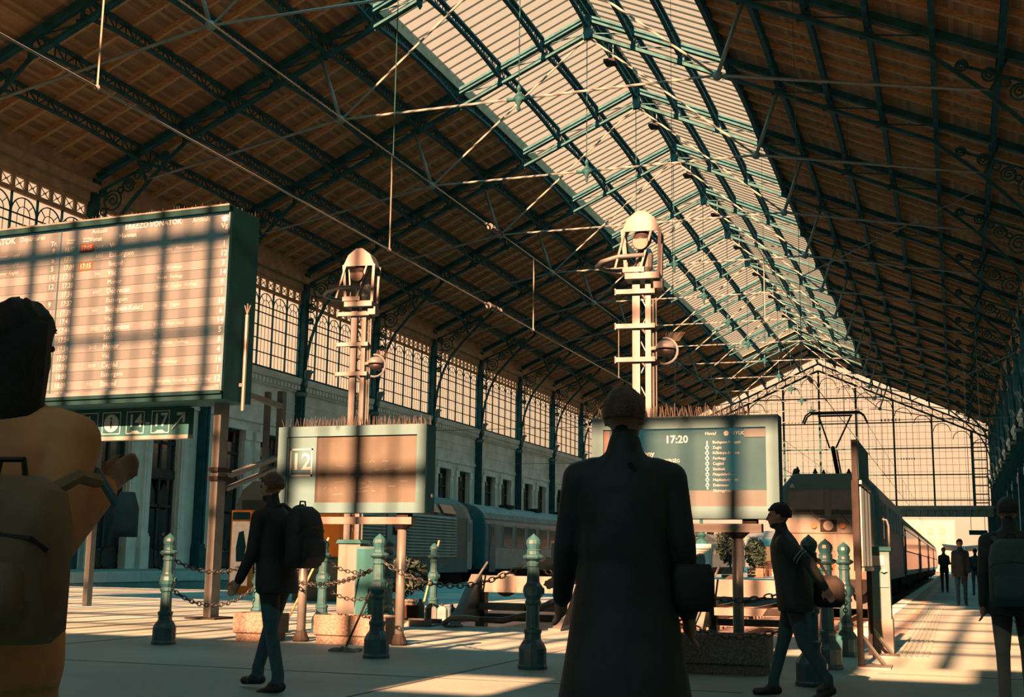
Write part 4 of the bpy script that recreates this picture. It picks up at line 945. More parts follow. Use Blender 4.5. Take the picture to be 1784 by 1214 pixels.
# ================================================================== MASTS
def mast(label, x, y, H, arms, rz=0):
    t = thing('signal_mast', label, 'mast', (x, y, 0), rz)
    w = .17
    for a in (-w/2, w/2): obj('channel', MB().span((a-(.07 if a < 0 else .04), -.04, 0), (a+.045, .04, H-1.05)), 'mast_paint', t)
    lac = MB(); z = .3
    while z < H-1.4: lac.bar((-w/2, .05, z), (w/2, .05, z+.35), .03, .012).bar((w/2, .05, z+.35), (-w/2, .05, z+.7), .03, .012); z += .7
    obj('lacing', lac, 'galv', t)
    obj('cable', MB().cyl((w/2+.07, .05, .2), (w/2+.07, .05, H-1.3), .018, 6).cyl((w/2+.12, .02, 2.8), (w/2+.12, .02, H-1.2), .012, 5), 'grey_cabinet', t)
    for z in arms:
        obj('cross_arm', MB().span((-.42, -.10, z-.035), (.20, -.03, z+.035)).span((-.42, -.1, z-.05), (-.40, -.03, z+.05)), 'mast_paint', t)
        obj('clip', MB().tube([(0, -.05, z-.05), (.12, .0, z-.2)], .018, 5), 'galv', t)
    # cradle plate and lamp cage with a folded hood
    zt = H-1.0
    obj('cradle', MB().span((-.25, -.18, zt-.08), (.28, .18, zt+.02)).span((-.28, -.2, zt+.02), (.05, -.14, zt+.1)).span((.18, -.1, zt-.22), (.32, .1, zt-.08)), 'mast_paint', t)
    hood = MB()
    pr = [(-.30, H-.32), (-.21, H-.12), (-.06, H), (.06, H), (.21, H-.12), (.30, H-.32), (.26, H-.33), (.18, H-.16), (.05, H-.05), (-.05, H-.05), (-.18, H-.16), (-.26, H-.33)]
    hood.prism(pr, -.16, .16)
    hood.prism([(-.29, H-.33), (-.20, H-.13), (-.06, H-.01), (.06, H-.01), (.20, H-.13), (.29, H-.33)], -.17, -.15)
    obj('hood', hood, 'mast_paint', t)
    cage = MB()
    for a, b in ((-.29, -.23), (.29, .27)):
        for yy in (-.15, .15): cage.bar((a, yy, H-.3), (b, yy, zt), .05, .03)
    cage.bar((-.25, -.17, H-.32), (-.40, -.2, zt+.08), .03).bar((.16, -.17, H-.32), (-.02, -.2, zt+.02), .03)
    obj('cage', cage, 'mast_paint', t)
    lamp = MB().ball((0, 0, H-.42), .15, 12, 8).cyl((0, -.05, H-.48), (0, -.24, H-.52), .10, 12, .13).cyl((0, 0, H-.6), (0, 0, zt), .06, 8)
    l = obj('searchlight', lamp.smooth(), 'black', t)
    obj('lens', MB().cyl((0, -.24, H-.52), (0, -.25, H-.52), .12, 14), 'black', l)
    obj('reflector', MB().lathe([(.05, 0), (.13, .1), (.14, .3), (.1, .4)], 12, (.03, .02, zt+.02)), 'galv', t)
    # hoop bracket pointing left
    pts = [(.05, -.2, zt+.28), (-.35, -.2, zt+.27), (-.62, -.12, zt+.22), (-.72, 0, zt+.18), (-.60, .12, zt+.14), (-.35, .14, zt+.10), (-.22, .1, zt+.08)]
    obj('hoop', MB().tube(pts, .035, 8).smooth(), 'mast_paint', t)
    # dome camera on a side arm
    zd = arms[1]-.35
    dm = obj('side_arm', MB().bar((.1, 0, zd), (.36, -.05, zd+.02), .05), 'galv', t)
    obj('camera_dome', MB().ball((.36, -.05, zd-.05), .11, 12, 8, 1.3, 1, .8).smooth(), 'black', t)
    obj('camera_hood', MB().lathe([(.02, .12), (.09, .10), (.14, .05), (.155, -.01), (.145, -.02), (.08, .08)], 14, (.36, -.05, zd)).smooth(), 'mast_paint', t)
    obj('guard_ring', MB().tube([(.34+.20*math.cos(a), -.08, zd-.05+.20*math.sin(a)) for a in np.linspace(-1.9, 1.7, 12)], .018, 6), 'mast_paint', t)
    sp = MB()
    for i in range(14): sp.cyl((.34+i*.016, -.05, zd+.1), (.36+i*.022, -.05+R.uniform(-.06, .06), zd+.24), .004, 4)
    obj('bird_spikes', sp, 'spike', t, kind='stuff')
    obj('base_plate', MB().span((-.25, -.2, 0), (.25, .2, .05)).span((-.2, -.12, .05), (.2, .12, .3)), 'grey_cabinet', t)
mast('lattice lamp mast rising behind the display numbered 12', 5.72, -34.4, 6.62, (5.42, 4.86, 4.32), .1)
mast('lattice lamp mast rising behind the departure display and the dark coated man', 11.36, -36.0, 6.42, (5.16, 4.62, 4.10), .1)

# ================================================================== BOLLARDS, CHAINS, PLANTERS, BUFFERS
def bollard_mesh():
    prof = [(.150, 0), (.150, .03), (.140, .05), (.140, .20), (.115, .25), (.085, .29), (.082, .34), (.092, .36), (.092, .385), (.070, .40), (.066, .62), (.082, .64), (.082, .66), (.07, .68), (.096, .72), (.105, .765), (.096, .81), (.072, .84), (.066, .86), (.060, 1.0), (.072, 1.01), (.072, 1.03), (.060, 1.045), (.06, 1.06), (.105, 1.085), (.112, 1.10), (.105, 1.115), (.07, 1.13), (.068, 1.16)]
    cap = [(.068, 1.16), (.072, 1.17), (.058, 1.18), (.066, 1.20), (.078, 1.235), (.072, 1.27), (.045, 1.30), (.018, 1.32), (.004, 1.335)]
    return MB().lathe(prof, 12).mesh('body'), MB().lathe(cap, 12).mesh('finial'), MB().tube([(.12*math.cos(a)*.0+.105, 0.03*math.cos(a), .765+.03*math.sin(a)) for a in np.linspace(0, 2*PI, 8)[:-1]], .008, 5, True).mesh('eye')
BB = bollard_mesh()
def bollard(x, y, label, rz=.2):
    t = thing('bollard', label, 'bollard', (x, y, 0), rz, 'cast iron chain bollards')
    obj('shaft', BB[0], 'bollard', t); obj('finial', BB[1], 'bollard', t); obj('chain_eye', BB[2], 'bollard', t)
BP = {'b1': (6.62, -41.11, 'cast iron bollard standing alone on the shaded floor left of the jeans man'), 'b2': (9.76, -41.71, 'nearest cast iron bollard in front of the long planter and mop'),
      'b2b': (7.68, -37.03, 'cast iron bollard just behind the display post, half hidden by the nearest one'), 'b3': (11.70, -42.16, 'cast iron bollard in front of the left buffer stop'),
      'b4': (13.11, -42.42, 'cast iron bollard partly hidden behind the dark coated man'), 'b5': (14.48, -42.60, 'cast iron bollard behind the legs of the striped sleeve walker'),
      'b6': (14.44, -40.66, 'cast iron bollard right of the striped sleeve walker, the nearer of two'), 'b7': (14.47, -38.73, 'cast iron bollard against the orange nose of the locomotive, the farther of two'),
      'c': (6.90, -39.44, 'sunlit cast iron bollard behind the small square planter'), 'c2': (6.55, -38.62, 'cast iron bollard behind the sunlit one at the jeans man'),
      'd': (7.14, -38.09, 'cast iron bollard topped dark against the orange panel'), 'e': (7.16, -34.09, 'leaning topped bollard beside the buckets at the left track')}
for k, (x, y, l) in BP.items(): bollard(x, y, l)
LINK = MB().tube([(.045*math.cos(a)*1.0, .024*math.sin(a), 0) for a in np.linspace(0, 2*PI, 11)[:-1]], .0075, 5, True).smooth().mesh('link')
def chain(a, b, z0, z1, sag, label):
    A = Vector((BP[a][0], BP[a][1], z0)); B = Vector((BP[b][0], BP[b][1], z1)); d = (B-A); u = Vector((d.x, d.y, 0)).normalized()
    A = A+u*.075; B = B-u*.075; d = B-A
    n = max(6, int((d.length+sag*sag*2.7/d.length)/.068))
    t = thing('chain', label, 'chain', A, 0, 'chains between the bollards')
    P = [d*(i/n)+Vector((0, 0, -4*sag*(i/n)*(1-i/n))) for i in range(n+1)]
    for i in range(n):
        o = obj('link', LINK, 'chain', t, (P[i]+P[i+1])/2)
        q = (P[i+1]-P[i]).to_track_quat('X', 'Z'); o.rotation_mode = 'QUATERNION'
        o.rotation_quaternion = q @ Matrix.Rotation(PI/2*(i % 2), 3, 'X').to_quaternion()
chain('b1', 'c', 1.02, 1.02, .16, 'upper chain slung from the lone bollard to the sunlit bollard'); chain('b1', 'c', .66, .66, .22, 'lower chain slung from the lone bollard to the sunlit bollard')
chain('c2', 'd', .98, 1.0, .12, 'upper chain behind the jeans man'); chain('d', 'b2b', 1.0, .98, .14, 'upper chain running behind the long planter'); chain('d', 'b2b', .62, .62, .16, 'lower chain running behind the long planter')
chain('b2', 'b3', 1.02, 1.04, .24, 'long sagging chain crossing in front of the left buffer stop')
chain('c', 'b2', .96, .96, .22, 'chain from the sunlit bollard to the nearest bollard')
chain('b3', 'b4', 1.0, 1.0, .16, 'chain mostly hidden behind the dark coated man')
chain('b4', 'b5', .86, .88, .14, 'upper chain crossing the right display post'); chain('b4', 'b5', .56, .56, .16, 'lower chain above the right planter')
chain('b5', 'b6', .8, .8, .14, 'chain between the two nearest right bollards'); chain('b6', 'b7', .8, .8, .14, 'chain beside the tall information board')
def planter(label, x, y, lx, ly, h):
    t = thing('concrete_planter', label, 'planter', (x, y, 0), 0, 'exposed aggregate planters')
    def rr(a, b, z, r=.05):
        pts = []
        for cx, cy, a0 in ((a/2-r, b/2-r, 0), (-a/2+r, b/2-r, 90), (-a/2+r, -b/2+r, 180), (a/2-r, -b/2+r, 270)):
            for q in (0, 45, 90): w = math.radians(a0+q); pts.append((cx+r*math.cos(w), cy+r*math.sin(w), z))
        return pts
    obj('body', MB().rings([rr(lx-.06, ly-.06, 0), rr(lx-.06, ly-.06, .09), rr(lx, ly, .11), rr(lx, ly, h-.015), rr(lx-.02, ly-.02, h), rr(lx-.12, ly-.12, h), rr(lx-.12, ly-.12, h-.06)]), 'aggregate', t)
    obj('soil', MB().rings([rr(lx-.14, ly-.14, h-.1), rr(lx-.14, ly-.14, h-.03)]), 'soil', t)
    s = MB()
    for i in range(60): s.ball((R.uniform(-.45, .45)*lx, R.uniform(-.42, .42)*(ly-.1), h-.02), R.uniform(.008, .025), 5, 4)
    obj('pebbles', s, 'aggregate', t, kind='stuff')
planter('small square concrete planter behind the jeans man', 7.25, -39.92, .62, .42, .35)
planter('long concrete planter behind the mop under the display numbered 12', 8.53, -39.78, 1.0, .44, .35)
planter('concrete planter in front of the right display post', 13.56, -41.7, .87, .46, .38)
def buffer_stop(label, x, y):
    t = thing('buffer_stop', label, 'buffer stop', (x, y, 0))
    obj('head_beam', MB().span((-.95, 0, .53), (.95, .16, .80)), 'white_paint', t)
    obj('lower_beam', MB().span((-.80, -.1, .24), (.95, .06, .36)), 'white_paint', t)
    obj('rear_beam', MB().span((-.85, .3, .05), (.85, .42, .17)), 'white_paint', t)
    obj('black_patch', MB().prism([(-.02, .25), (.32, .25), (.24, .365), (.06, .365)], -.105, -.095), 'underframe', t)
    for s in (-1, 1):
        l = obj('stay', MB().prism([(-1.12, 0), (-.98, 0), (.02, .82), (-.14, .82)], s*.86-.07, s*.86+.07, 'x'), 'white_paint', t)
        obj('gusset', MB().prism([(-.9, .06), (.1, .06), (.1, .75), (-.05, .75)], s*.86-.015, s*.86+.015, 'x'), 'loco_grey', l)
        obj('post', MB().span((s*.86-.08, .1, -.6), (s*.86+.08, .28, .8)), 'loco_grey', t)
        b = obj('buffer', MB().cyl((s*.55, .16, .66), (s*.55, .5, .66), .09, 12), 'loco_grey', t)
        obj('buffer_disc', MB().cyl((s*.55, .5, .66), (s*.55, .55, .66), .215, 20), 'white_paint', b)
        obj('foot', MB().span((s*.86-.1, -1.2, 0), (s*.86+.1, -.9, .04)), 'white_paint', t)
    obj('rod', MB().cyl((-.95, -1.18, .02), (-.70, .0, 1.02), .017, 6), 'galv', t)
    return t
bs = buffer_stop('white buffer stop with a black hose at the end of the left track', 9.05, -34.6)
obj('hose', MB().tube([(-1.0, -1.15, .05), (-.85, -1.2, .14), (-.6, -1.22, .16), (-.35, -1.2, .14)], .045, 8).smooth(), 'white_paint', bs)
obj('hose', MB().tube([(-.36, -1.2, .14), (.0, -1.15, .13), (.35, -1.0, .22), (.6, -.6, .40), (.8, -.1, .55)], .048, 8).smooth(), 'rubber', bs)
buffer_stop('white buffer stop behind the right display post', 12.85, -34.1)
# ================================================================== PEOPLE
def cap_mesh(mb, p0, r0, p1, r1, n=12):
    p0 = Vector(p0); p1 = Vector(p1); d = p1-p0; L = max(d.length, 1e-4); d.normalize()
    u = Vector((0, 0, 1)) if abs(d.z) < .9 else Vector((1, 0, 0)); a = d.cross(u).normalized(); b = a.cross(d)
    rs = []
    for t in (-1, -.8, -.45): rs.append((p0+d*(t*r0), r0*math.sqrt(max(.0004, 1-t*t))))
    rs.append((p0, r0)); rs.append((p1, r1))
    for t in (.45, .8, 1): rs.append((p1+d*(t*r1), r1*math.sqrt(max(.0004, 1-t*t))))
    mb.rings([[c+(a*math.cos(2*PI*i/n)+b*math.sin(2*PI*i/n))*r for i in range(n)] for c, r in rs])
def person(label, loc, rz, H=1.75, top='cloth_black', legs='jeans', shoes='shoe', hair='hair_dark', hairstyle='short', coat=None, legpose=((.32, .1), (-.28, .25)),
           armpose=((-.35, .12, .25), (.35, .12, .25)), lean=.03, bulk=1.0, vox=.012, headturn=0.0, group=None, collar=False, stripes=False, fists=False):
    S = H/1.75
    t = thing('person', label, 'person', loc, rz, group)
    V = Vector; prim = []; mb = MB()    # prim: p0,r0,p1,r1,tag  (0 skin 1 top 2 legs 3 shoes)
    def cap(p0, r0, p1, r1, tg, n=12): cap_mesh(mb, p0, r0, p1, r1, n); prim.append((V(p0), r0, V(p1), r1, tg))
    hipz = .93; pel = V((0, 0, hipz))
    def up(z, x=0, y=0): return V((x, y-lean*(z-hipz)*3.0, z))
    sides = (-1, 1); feet = []
    # legs: hip swing forward (towards -y), knee bend
    for s, (sw, kn) in zip(sides, legpose):
        h = V((s*.088, 0, hipz-.02)); k = h+V((s*.012, -math.sin(sw)*.43, -math.cos(sw)*.43)); a2 = sw-kn
        an = k+V((s*.005, -math.sin(a2)*.42, -math.cos(a2)*.42)); feet.append(an.z)
        cap(h, .092*bulk, k, .062, 2); cap(k, .060, an+V((0, 0, .06)), .050, 2); cap(an+V((0, .0, .07)), .052, an+V((0, 0, .02)), .053, 2)
        tilt = min(.7, max(-.5, -a2))
        toe = an+V((s*.02, -.17*math.cos(tilt), -.055-.17*math.sin(max(0, tilt))))
        cap(an+V((0, .035, -.035)), .043, toe, .036, 3); cap(an+V((0, 0, .0)), .046, an+V((0, -.06, -.04)), .044, 3)
    # torso as stacked ellipses
    def ell(z, rx, ry, y=0): 
        c = up(z); return [(c.x+rx*math.cos(2*PI*i/20), c.y+y+ry*math.sin(2*PI*i/20), z) for i in range(20)]
    B = bulk
    if coat == 'long':
        mb.rings([ell(.42, .25*B, .22*B, .03), ell(.65, .215*B, .185*B, .02), ell(.88, .185*B, .15*B), ell(1.05, .165*B, .128*B), ell(1.22, .175*B, .135*B), ell(1.36, .175*B, .12*B), ell(1.43, .13*B, .095*B), ell(1.50, .07, .066)])
        prim.append((up(.5), .24*B, up(1.0), .17*B, 1))
    elif coat == 'jacket':
        mb.rings([ell(.77, .175*B, .145*B), ell(.82, .182*B, .15*B), ell(1.05, .165*B, .135*B), ell(1.22, .178*B, .138*B), ell(1.36, .175*B, .125*B), ell(1.43, .13*B, .098*B), ell(1.50, .07, .066)])
        prim.append((up(.80), .19*B, up(1.05), .17*B, 1))
    else:
        mb.rings([ell(.84, .14*B, .105*B), ell(.92, .17*B, .125*B), ell(1.05, .158*B, .112*B), ell(1.22, .168*B, .125*B), ell(1.36, .165*B, .112*B), ell(1.43, .12*B, .085*B), ell(1.50, .065, .062)])
        prim.append((up(.98), .15*B, up(1.05), .15*B, 1))
    prim.append((up(1.05), .16*B, up(1.40), .17*B, 1)); prim.append((up(.88), .12, up(.92), .12, 2))
    hc = up(1.635); hc.y -= .015
    cap(up(1.44), .066, hc+V((0, .015, -.07)), .056, 0)
    if collar: cap(up(1.45), .088, up(1.515), .072, 1)
    # arms
    for s, (sw, out, el) in zip(sides, armpose):
        sh = up(1.385, s*.162*B); d = V((s*math.sin(out), -math.sin(sw)*math.cos(out), -math.cos(sw)*math.cos(out)))
        e = sh+d*.285; a2 = sw+el; d2 = V((s*math.sin(out)*.6, -math.sin(a2), -math.cos(a2))).normalized(); w = e+d2*.25
        cap(up(1.40, s*.10*B), .068*B, sh, .064*B, 1); cap(sh, .064*B, e, .052*B, 1); cap(e, .051*B, w, .042, 1)
        # hand: palm, four fingers, thumb
        side = V((0, -1, 0)) if abs(d2.y) < .8 else V((0, 0, 1)); side = (side-d2*side.dot(d2)).normalized(); nrm = d2.cross(side)
        cap(w+d2*.015, .026, w+d2*.075, .030, 0, 10); cap(w+d2*.03+side*.022, .018, w+d2*.08+side*.028, .016, 0, 8); cap(w+d2*.03-side*.018, .018, w+d2*.08-side*.026, .015, 0, 8)
        curl = 1.0 if fists else .45
        for f, (off, ln) in enumerate(((.030, .066), (.010, .076), (-.011, .070), (-.030, .054))):
            q0 = w+d2*.085+side*off; m1 = q0+(d2*math.cos(curl*.5)-nrm*s*math.sin(curl*.5))*ln*.5; m2 = m1+(d2*math.cos(curl*1.4)-nrm*s*math.sin(curl*1.4))*ln*.5
            cap(q0, .0105, m1, .010, 0, 8); cap(m1, .010, m2, .009, 0, 8)
        th0 = w+d2*.035+side*.032; th1 = th0+(d2*.6+side*.7-nrm*s*.3).normalized()*.035; th2 = th1+(d2*.9+side*.15-nrm*s*.4).normalized()*.03
        cap(th0, .013, th1, .012, 0, 8); cap(th1, .0115, th2, .010, 0, 8)
    # head with face
    Rt = Matrix.Rotation(headturn, 3, 'Z')
    def hp(x, y, z): return hc+Rt @ V((x, y, z))
    def ellip(c, rx, ry, rz_, tg):
        b = MB().ball((0, 0, 0), 1, 16, 12); mb.add([c+Rt @ V((p[0]*rx, p[1]*ry, p[2]*rz_)) for p in b.v], b.f); prim.append((c, min(rx, ry, rz_), c, min(rx, ry, rz_), tg))
    ellip(hp(0, .012, .025), .074, .092, .092, 0); ellip(hp(0, -.022, -.03), .060, .070, .082, 0); ellip(hp(0, -.050, -.085), .034, .035, .030, 0)
    cap(hp(0, -.088, .01), .010, hp(0, -.108, -.028), .014, 0, 8); cap(hp(-.022, -.086, .022), .010, hp(.022, -.086, .022), .010, 0, 8)
    cap(hp(-.018, -.084, -.058), .009, hp(.018, -.084, -.058), .009, 0, 8)
    for s in sides: ellip(hp(s*.076, .01, -.005), .012, .022, .032, 0)
    me = mb.mesh('body'); tmp = bpy.data.objects.new('tmp', me); COL.objects.link(tmp)
    rm = tmp.modifiers.new('r', 'REMESH'); rm.mode = 'VOXEL'; rm.voxel_size = vox; rm.use_smooth_shade = True
    sm = tmp.modifiers.new('s', 'SMOOTH'); sm.factor = .5; sm.iterations = 5
    dg = bpy.context.evaluated_depsgraph_get(); body = bpy.data.meshes.new_from_object(tmp.evaluated_get(dg)); bpy.data.objects.remove(tmp)
    # material per face by nearest limb
    n = len(body.polygons); co = np.empty(n*3); body.polygons.foreach_get('center', co); co = co.reshape(-1, 3)
    best = np.full(n, 1e9); tg = np.zeros(n, int)
    for p0, r0, p1, r1, k in prim:
        a = np.array(p0); d = np.array(p1)-a; dd = max(1e-9, d @ d); tt = np.clip(((co-a) @ d)/dd, 0, 1)
        dist = np.linalg.norm(co-(a+tt[:, None]*d), axis=1)-(r0+(r1-r0)*tt); m_ = dist < best; best[m_] = dist[m_]; tg[m_] = k
    if coat: 
        zlow = .42 if coat == 'long' else .765
        tg[(co[:, 2] > zlow-.01) & (co[:, 2] < 1.2) & (tg == 2)] = 1
    body.materials.clear()
    for m_ in ('skin', top, legs, shoes): body.materials.append(M[m_])
    body.polygons.foreach_set('material_index', tg.astype(np.int32)); body.polygons.foreach_set('use_smooth', np.ones(n, bool)); body.name = 'body'
    base = min(feet)-.085
    def fin(o): o.scale = (S, S, S); o.location = (0, 0, -base*S); return o
    fin(obj('body', body, None, t))
    # eyes and hair
    ey = MB()
    for s in sides: ey.ball(hp(s*.031, -.083, .012), .009, 8, 6)
    fin(obj('eyes', ey, 'black', t))
    h = MB(); nn, mm = 36, 20; rings = []; hr_ = random.Random(len(label))
    for j in range(mm+1):
        th = PI*j/mm*(.62 if hairstyle in ('short', 'cap') else .80); row = []
        for i in range(nn):
            ph = 2*PI*i/nn; x, y, z = math.sin(th)*math.cos(ph), math.sin(th)*math.sin(ph), math.cos(th)
            grow = 1.10+.035*math.sin(5*ph+3*th)+.02*math.sin(11*ph-4*th)+hr_.uniform(-.022, .022)
            front = y < -.25
            lim = (.30 if front else -.75)+.10*math.sin(6*ph)+hr_.uniform(-.05, .05)
            zz = max(z, lim) if hairstyle != 'long' else max(z, .25 if front else -1)
            row.append(hp(x*.078*grow, .016+y*.098*grow, .028+zz*.094*grow))
        rings.append(row)
    h.rings(rings[1:], True)
    fin(obj('cap' if hairstyle == 'cap' else 'hair', h.smooth(), hair, t))
    if hairstyle == 'cap': fin(obj('cap_band', MB().lathe([(.088, 0), (.09, .0), (.09, .03), (.086, .03)], 18, hc+V((0, .01, .03)), 1, 1.15), 'cloth_black', t))
    if hairstyle == 'long':
        lh = MB()
        def hr(z, rx, ry, yo): return [(hc.x+rx*math.cos(2*PI*i/18)*(1+.05*math.sin(7*i)), hc.y+yo+ry*math.sin(2*PI*i/18), hc.z+z) for i in range(18)]
        lh.rings([hr(.09, .05, .06, .02), hr(.06, .085, .09, .025), hr(0, .098, .085, .045), hr(-.08, .105, .075, .055), hr(-.16, .11, .07, .07), hr(-.24, .10, .055, .085), hr(-.28, .06, .03, .09)])
        fin(obj('long_hair', lh.smooth(), hair, t))
    if stripes:
        for s, (sw, out, el) in zip(sides, armpose):
            sh = up(1.385, s*.162*B); d = V((s*math.sin(out), -math.sin(sw)*math.cos(out), -math.cos(sw)*math.cos(out)))
            for q in (.17, .20):
                c = sh+d*q; a_ = d.cross(V((1, 0, 0))).normalized(); b_ = d.cross(a_)
                fin(obj('sleeve_stripe', MB().tube([c+(a_*math.cos(w)+b_*math.sin(w))*.063*B for w in np.linspace(0, 2*PI, 13)[:-1]], .005, 5, True), 'letter', t))
    return t
def backpack(label, loc, rz, m, w=.32, h=.48, d=.18, strap=True):
    t = thing('backpack', label, 'backpack', loc, rz)
    def sq(z, a, b, yo=0):
        return [(a*math.copysign(abs(math.cos(q))**.55, math.cos(q)), yo+b*math.copysign(abs(math.sin(q))**.55, math.sin(q)), z) for q in np.linspace(0, 2*PI, 21)[:-1]]
    a, b = w/2, d/2
    obj('body', MB().rings([sq(0, a*.8, b*.7), sq(.03, a*.98, b*.95), sq(h*.3, a, b*1.08, .01), sq(h*.7, a*.97, b, 0), sq(h*.9, a*.85, b*.8, -.01), sq(h, a*.5, b*.45, -.02)]).smooth(), m, t)
    obj('front_pocket', MB().rings([sq(.05, a*.75, .02, b*1.0), sq(.09, a*.8, .045, b*1.0), sq(h*.42, a*.78, .045, b*1.0), sq(h*.48, a*.6, .02, b*.98)]).smooth(), m, t)
    obj('zip', MB().tube([(-a*.95, b*.6, h*.55), (-a*.8, b*.9, h*.62), (0, b*1.04, h*.66), (a*.8, b*.9, h*.62), (a*.95, b*.6, h*.55)], .006, 5), 'black', t)
    obj('grab_loop', MB().tube([(-.04, -.03, h*.97), (-.03, -.03, h+.04), (.03, -.03, h+.04), (.04, -.03, h*.97)], .008, 5), 'black', t)
    if strap:
        for s in (-1, 1): obj('shoulder_strap', MB().tube([(s*.09, -b*.8, h*.93), (s*.12, -b-.03, h*1.02), (s*.13, -b-.10, h*1.0)], .018, 6), m, t)
    return t
def build_people():
    # woman in the near left foreground
    person('long haired woman in a tan coat seen from behind in the near left corner', (13.48, -51.67, 0), PI+.12, 1.70, 'coat_tan', 'trouser_tan', 'shoe', 'hair_dark', 'long', 'jacket', ((.2, .05), (-.2, .2)), ((-.3, .05, 2.5), (.3, .12, .5)), .02, 1.15, .010)
    backpack('big brown backpack on the tan coated woman in the near left corner', (13.69, -51.89, .88), PI+.12, 'pack_brown', .34, .37, .17)
    s = thing('handbag', 'small blue grey bag hanging at the right side of the tan coated woman', 'bag', (13.80, -51.58, 1.06))
    obj('pouch', MB().rings([[(.035*math.cos(q), .02*math.sin(q), z) for q in np.linspace(0, 2*PI, 13)[:-1]] for z in (0.06, .08, .13)]+[[(.02*math.cos(q), .015*math.sin(q), .17) for q in np.linspace(0, 2*PI, 13)[:-1]]]).smooth(), 'bag_blue', s)
    obj('strap', MB().tube([(-.03, 0, .14), (-.08, -.02, .22), (-.13, -.03, .24), (-.16, -.03, .2)], .012, 6), 'bag_blue', s)
    # man in jeans with a black backpack
    person('man in black jacket and blue jeans walking left past the planters', (10.46, -45.10, 0), -1.75, 1.74, 'cloth_black', 'jeans', 'shoe', 'hair_brown', 'short', 'jacket', ((.30, .02), (-.12, .12)), ((.25, .1, .2), (.12, .1, .35)), .04, 1.1, .010)
    backpack('black backpack on the man in blue jeans', (10.73, -45.15, .98), -1.75, 'cloth_black', .34, .50, .20)
    # man in long dark coat, centre
    person('man in a long black coat striding away in the centre foreground', (14.44, -49.13, 0), PI+.25, 1.82, 'cloth_ink', 'cloth_ink', 'shoe', 'hair_brown', 'short', 'long', ((.38, .1), (-.32, .25)), ((-.1, .16, .35), (.15, .18, .5)), .02, 1.12, .010, -.2, collar=True)
    b = thing('shoulder_bag', 'dark shoulder bag at the hip of the long coated man', 'bag', (14.72, -49.10, .88), PI+.25)
    obj('body', MB().rings([[(.085*k*math.copysign(abs(math.cos(q))**.5, math.cos(q)), .055*k*math.copysign(abs(math.sin(q))**.5, math.sin(q)), z) for q in np.linspace(0, 2*PI, 17)[:-1]] for z, k in ((0, .8), (.03, 1), (.15, 1), (.19, .8))]).smooth(), 'cloth_black', b); obj('flap', MB().span((-.075, -.065, .08), (.075, -.05, .17)), 'cloth_black', b)
    obj('strap', MB().tube([(.06, 0, .17), (.14, .02, .40), (.26, .04, .6)], .012, 6), 'cloth_black', b)
    # striped sleeve walker
    person('walker in a dark jacket with white sleeve stripes beside the right planter', (14.46, -43.65, 0), -1.5, 1.56, 'cloth_ink', 'jeans', 'shoe', 'hair_dark', 'short', 'jacket', ((.25, .02), (-.2, .3)), ((-.5, .15, .3), (-.9, .12, .35)), .05, 1.12, .010, stripes=True)
    b = thing('sling_bag', 'black sling bag carried behind the striped sleeve walker', 'bag', (14.73, -43.50, .72), .2)
    obj('body', MB().rings([[(.13*math.cos(q)*k, .07*math.sin(q)*k, z) for q in np.linspace(0, 2*PI, 15)[:-1]] for z, k in ((0, .7), (.04, 1), (.2, .95), (.26, .5))]).smooth(), 'cloth_black', b)
    obj('strap', MB().tube([(0, 0, .25), (-.08, -.02, .38), (-.2, -.04, .5)], .011, 6), 'cloth_black', b)
    # man with teal backpack on the right edge
    person('man in a cap and dark jacket walking away at the right edge of the picture', (16.13, -43.75, 0), PI, 1.59, 'cloth_navy', 'khaki', 'shoe', 'cloth_navy', 'cap', 'jacket', ((.22, .05), (-.22, .2)), ((.15, .12, .2), (-.2, .12, .3)), .02, 1.12, .010)
    backpack('teal backpack on the man in the cap at the right edge', (16.13, -44.01, .78), PI, 'pack_teal', .34, .50, .20)
    # brown coated person mostly behind the dark coat
    person('person in a brown coat holding paper, mostly hidden behind the long coated man', (13.54, -45.96, 0), -1.3, 1.62, 'cloth_brown', 'cloth_brown', 'shoe', 'hair_dark', 'short', 'long', ((.2, .02), (-.2, .2)), ((.5, .1, 1.0), (.3, .1, .9)), .02, 1.1, .012)
    obj_p = tag(obj('paper_sheet', MB().span((-.05, -.002, -.07), (.05, .002, .07)), 'paper', None, (13.17, -46.0, 1.12), .4), 'white paper held by the brown coated person', 'paper')
    # platform walkers
    person('man in dark jacket and jeans walking toward the viewer on the platform', (15.85, -18.14, 0), .05, 1.76, 'cloth_ink', 'jeans', 'shoe', 'hair_dark', 'short', 'jacket', ((.22, .05), (-.2, .2)), ((-.12, .1, .15), (.12, .1, .2)), .0, 1.02, .014)
    person('person in black with folded arms walking beside the coach on the right platform', (15.29, -1.57, 0), .1, 1.74, 'cloth_black', 'cloth_black', 'shoe', 'hair_dark', 'short', 'jacket', ((.15, .02), (-.15, .15)), ((.3, .1, 1.3), (.3, .1, 1.3)), .0, 1.0, .018)
    person('person in jeans walking away with a backpack on the right platform', (16.41, -5.42, 0), PI, 1.66, 'cloth_black', 'jeans', 'shoe', 'hair_dark', 'short', None, ((.15, .02), (-.15, .15)), ((-.1, .1, .15), (.1, .1, .2)), .02, 1.05, .018)
    backpack('small dark backpack with a pale mark on the far platform walker', (16.41, -5.62, .93), PI, 'cloth_navy', .32, .45, .16)
    person('distant walker glimpsed between the folded arm person and the hooded man', (15.95, 20.0, 0), .1, 1.72, 'cloth_black', 'jeans', 'shoe', 'hair_dark', 'short', 'jacket', vox=.02)
    person('dark figure standing at the left wall beside the second door', (-18.4, -1.2, .38), .6, 1.72, 'cloth_black', 'cloth_black', 'shoe', 'hair_dark', 'short', 'jacket', ((.05, .0), (-.05, .05)), vox=.02)
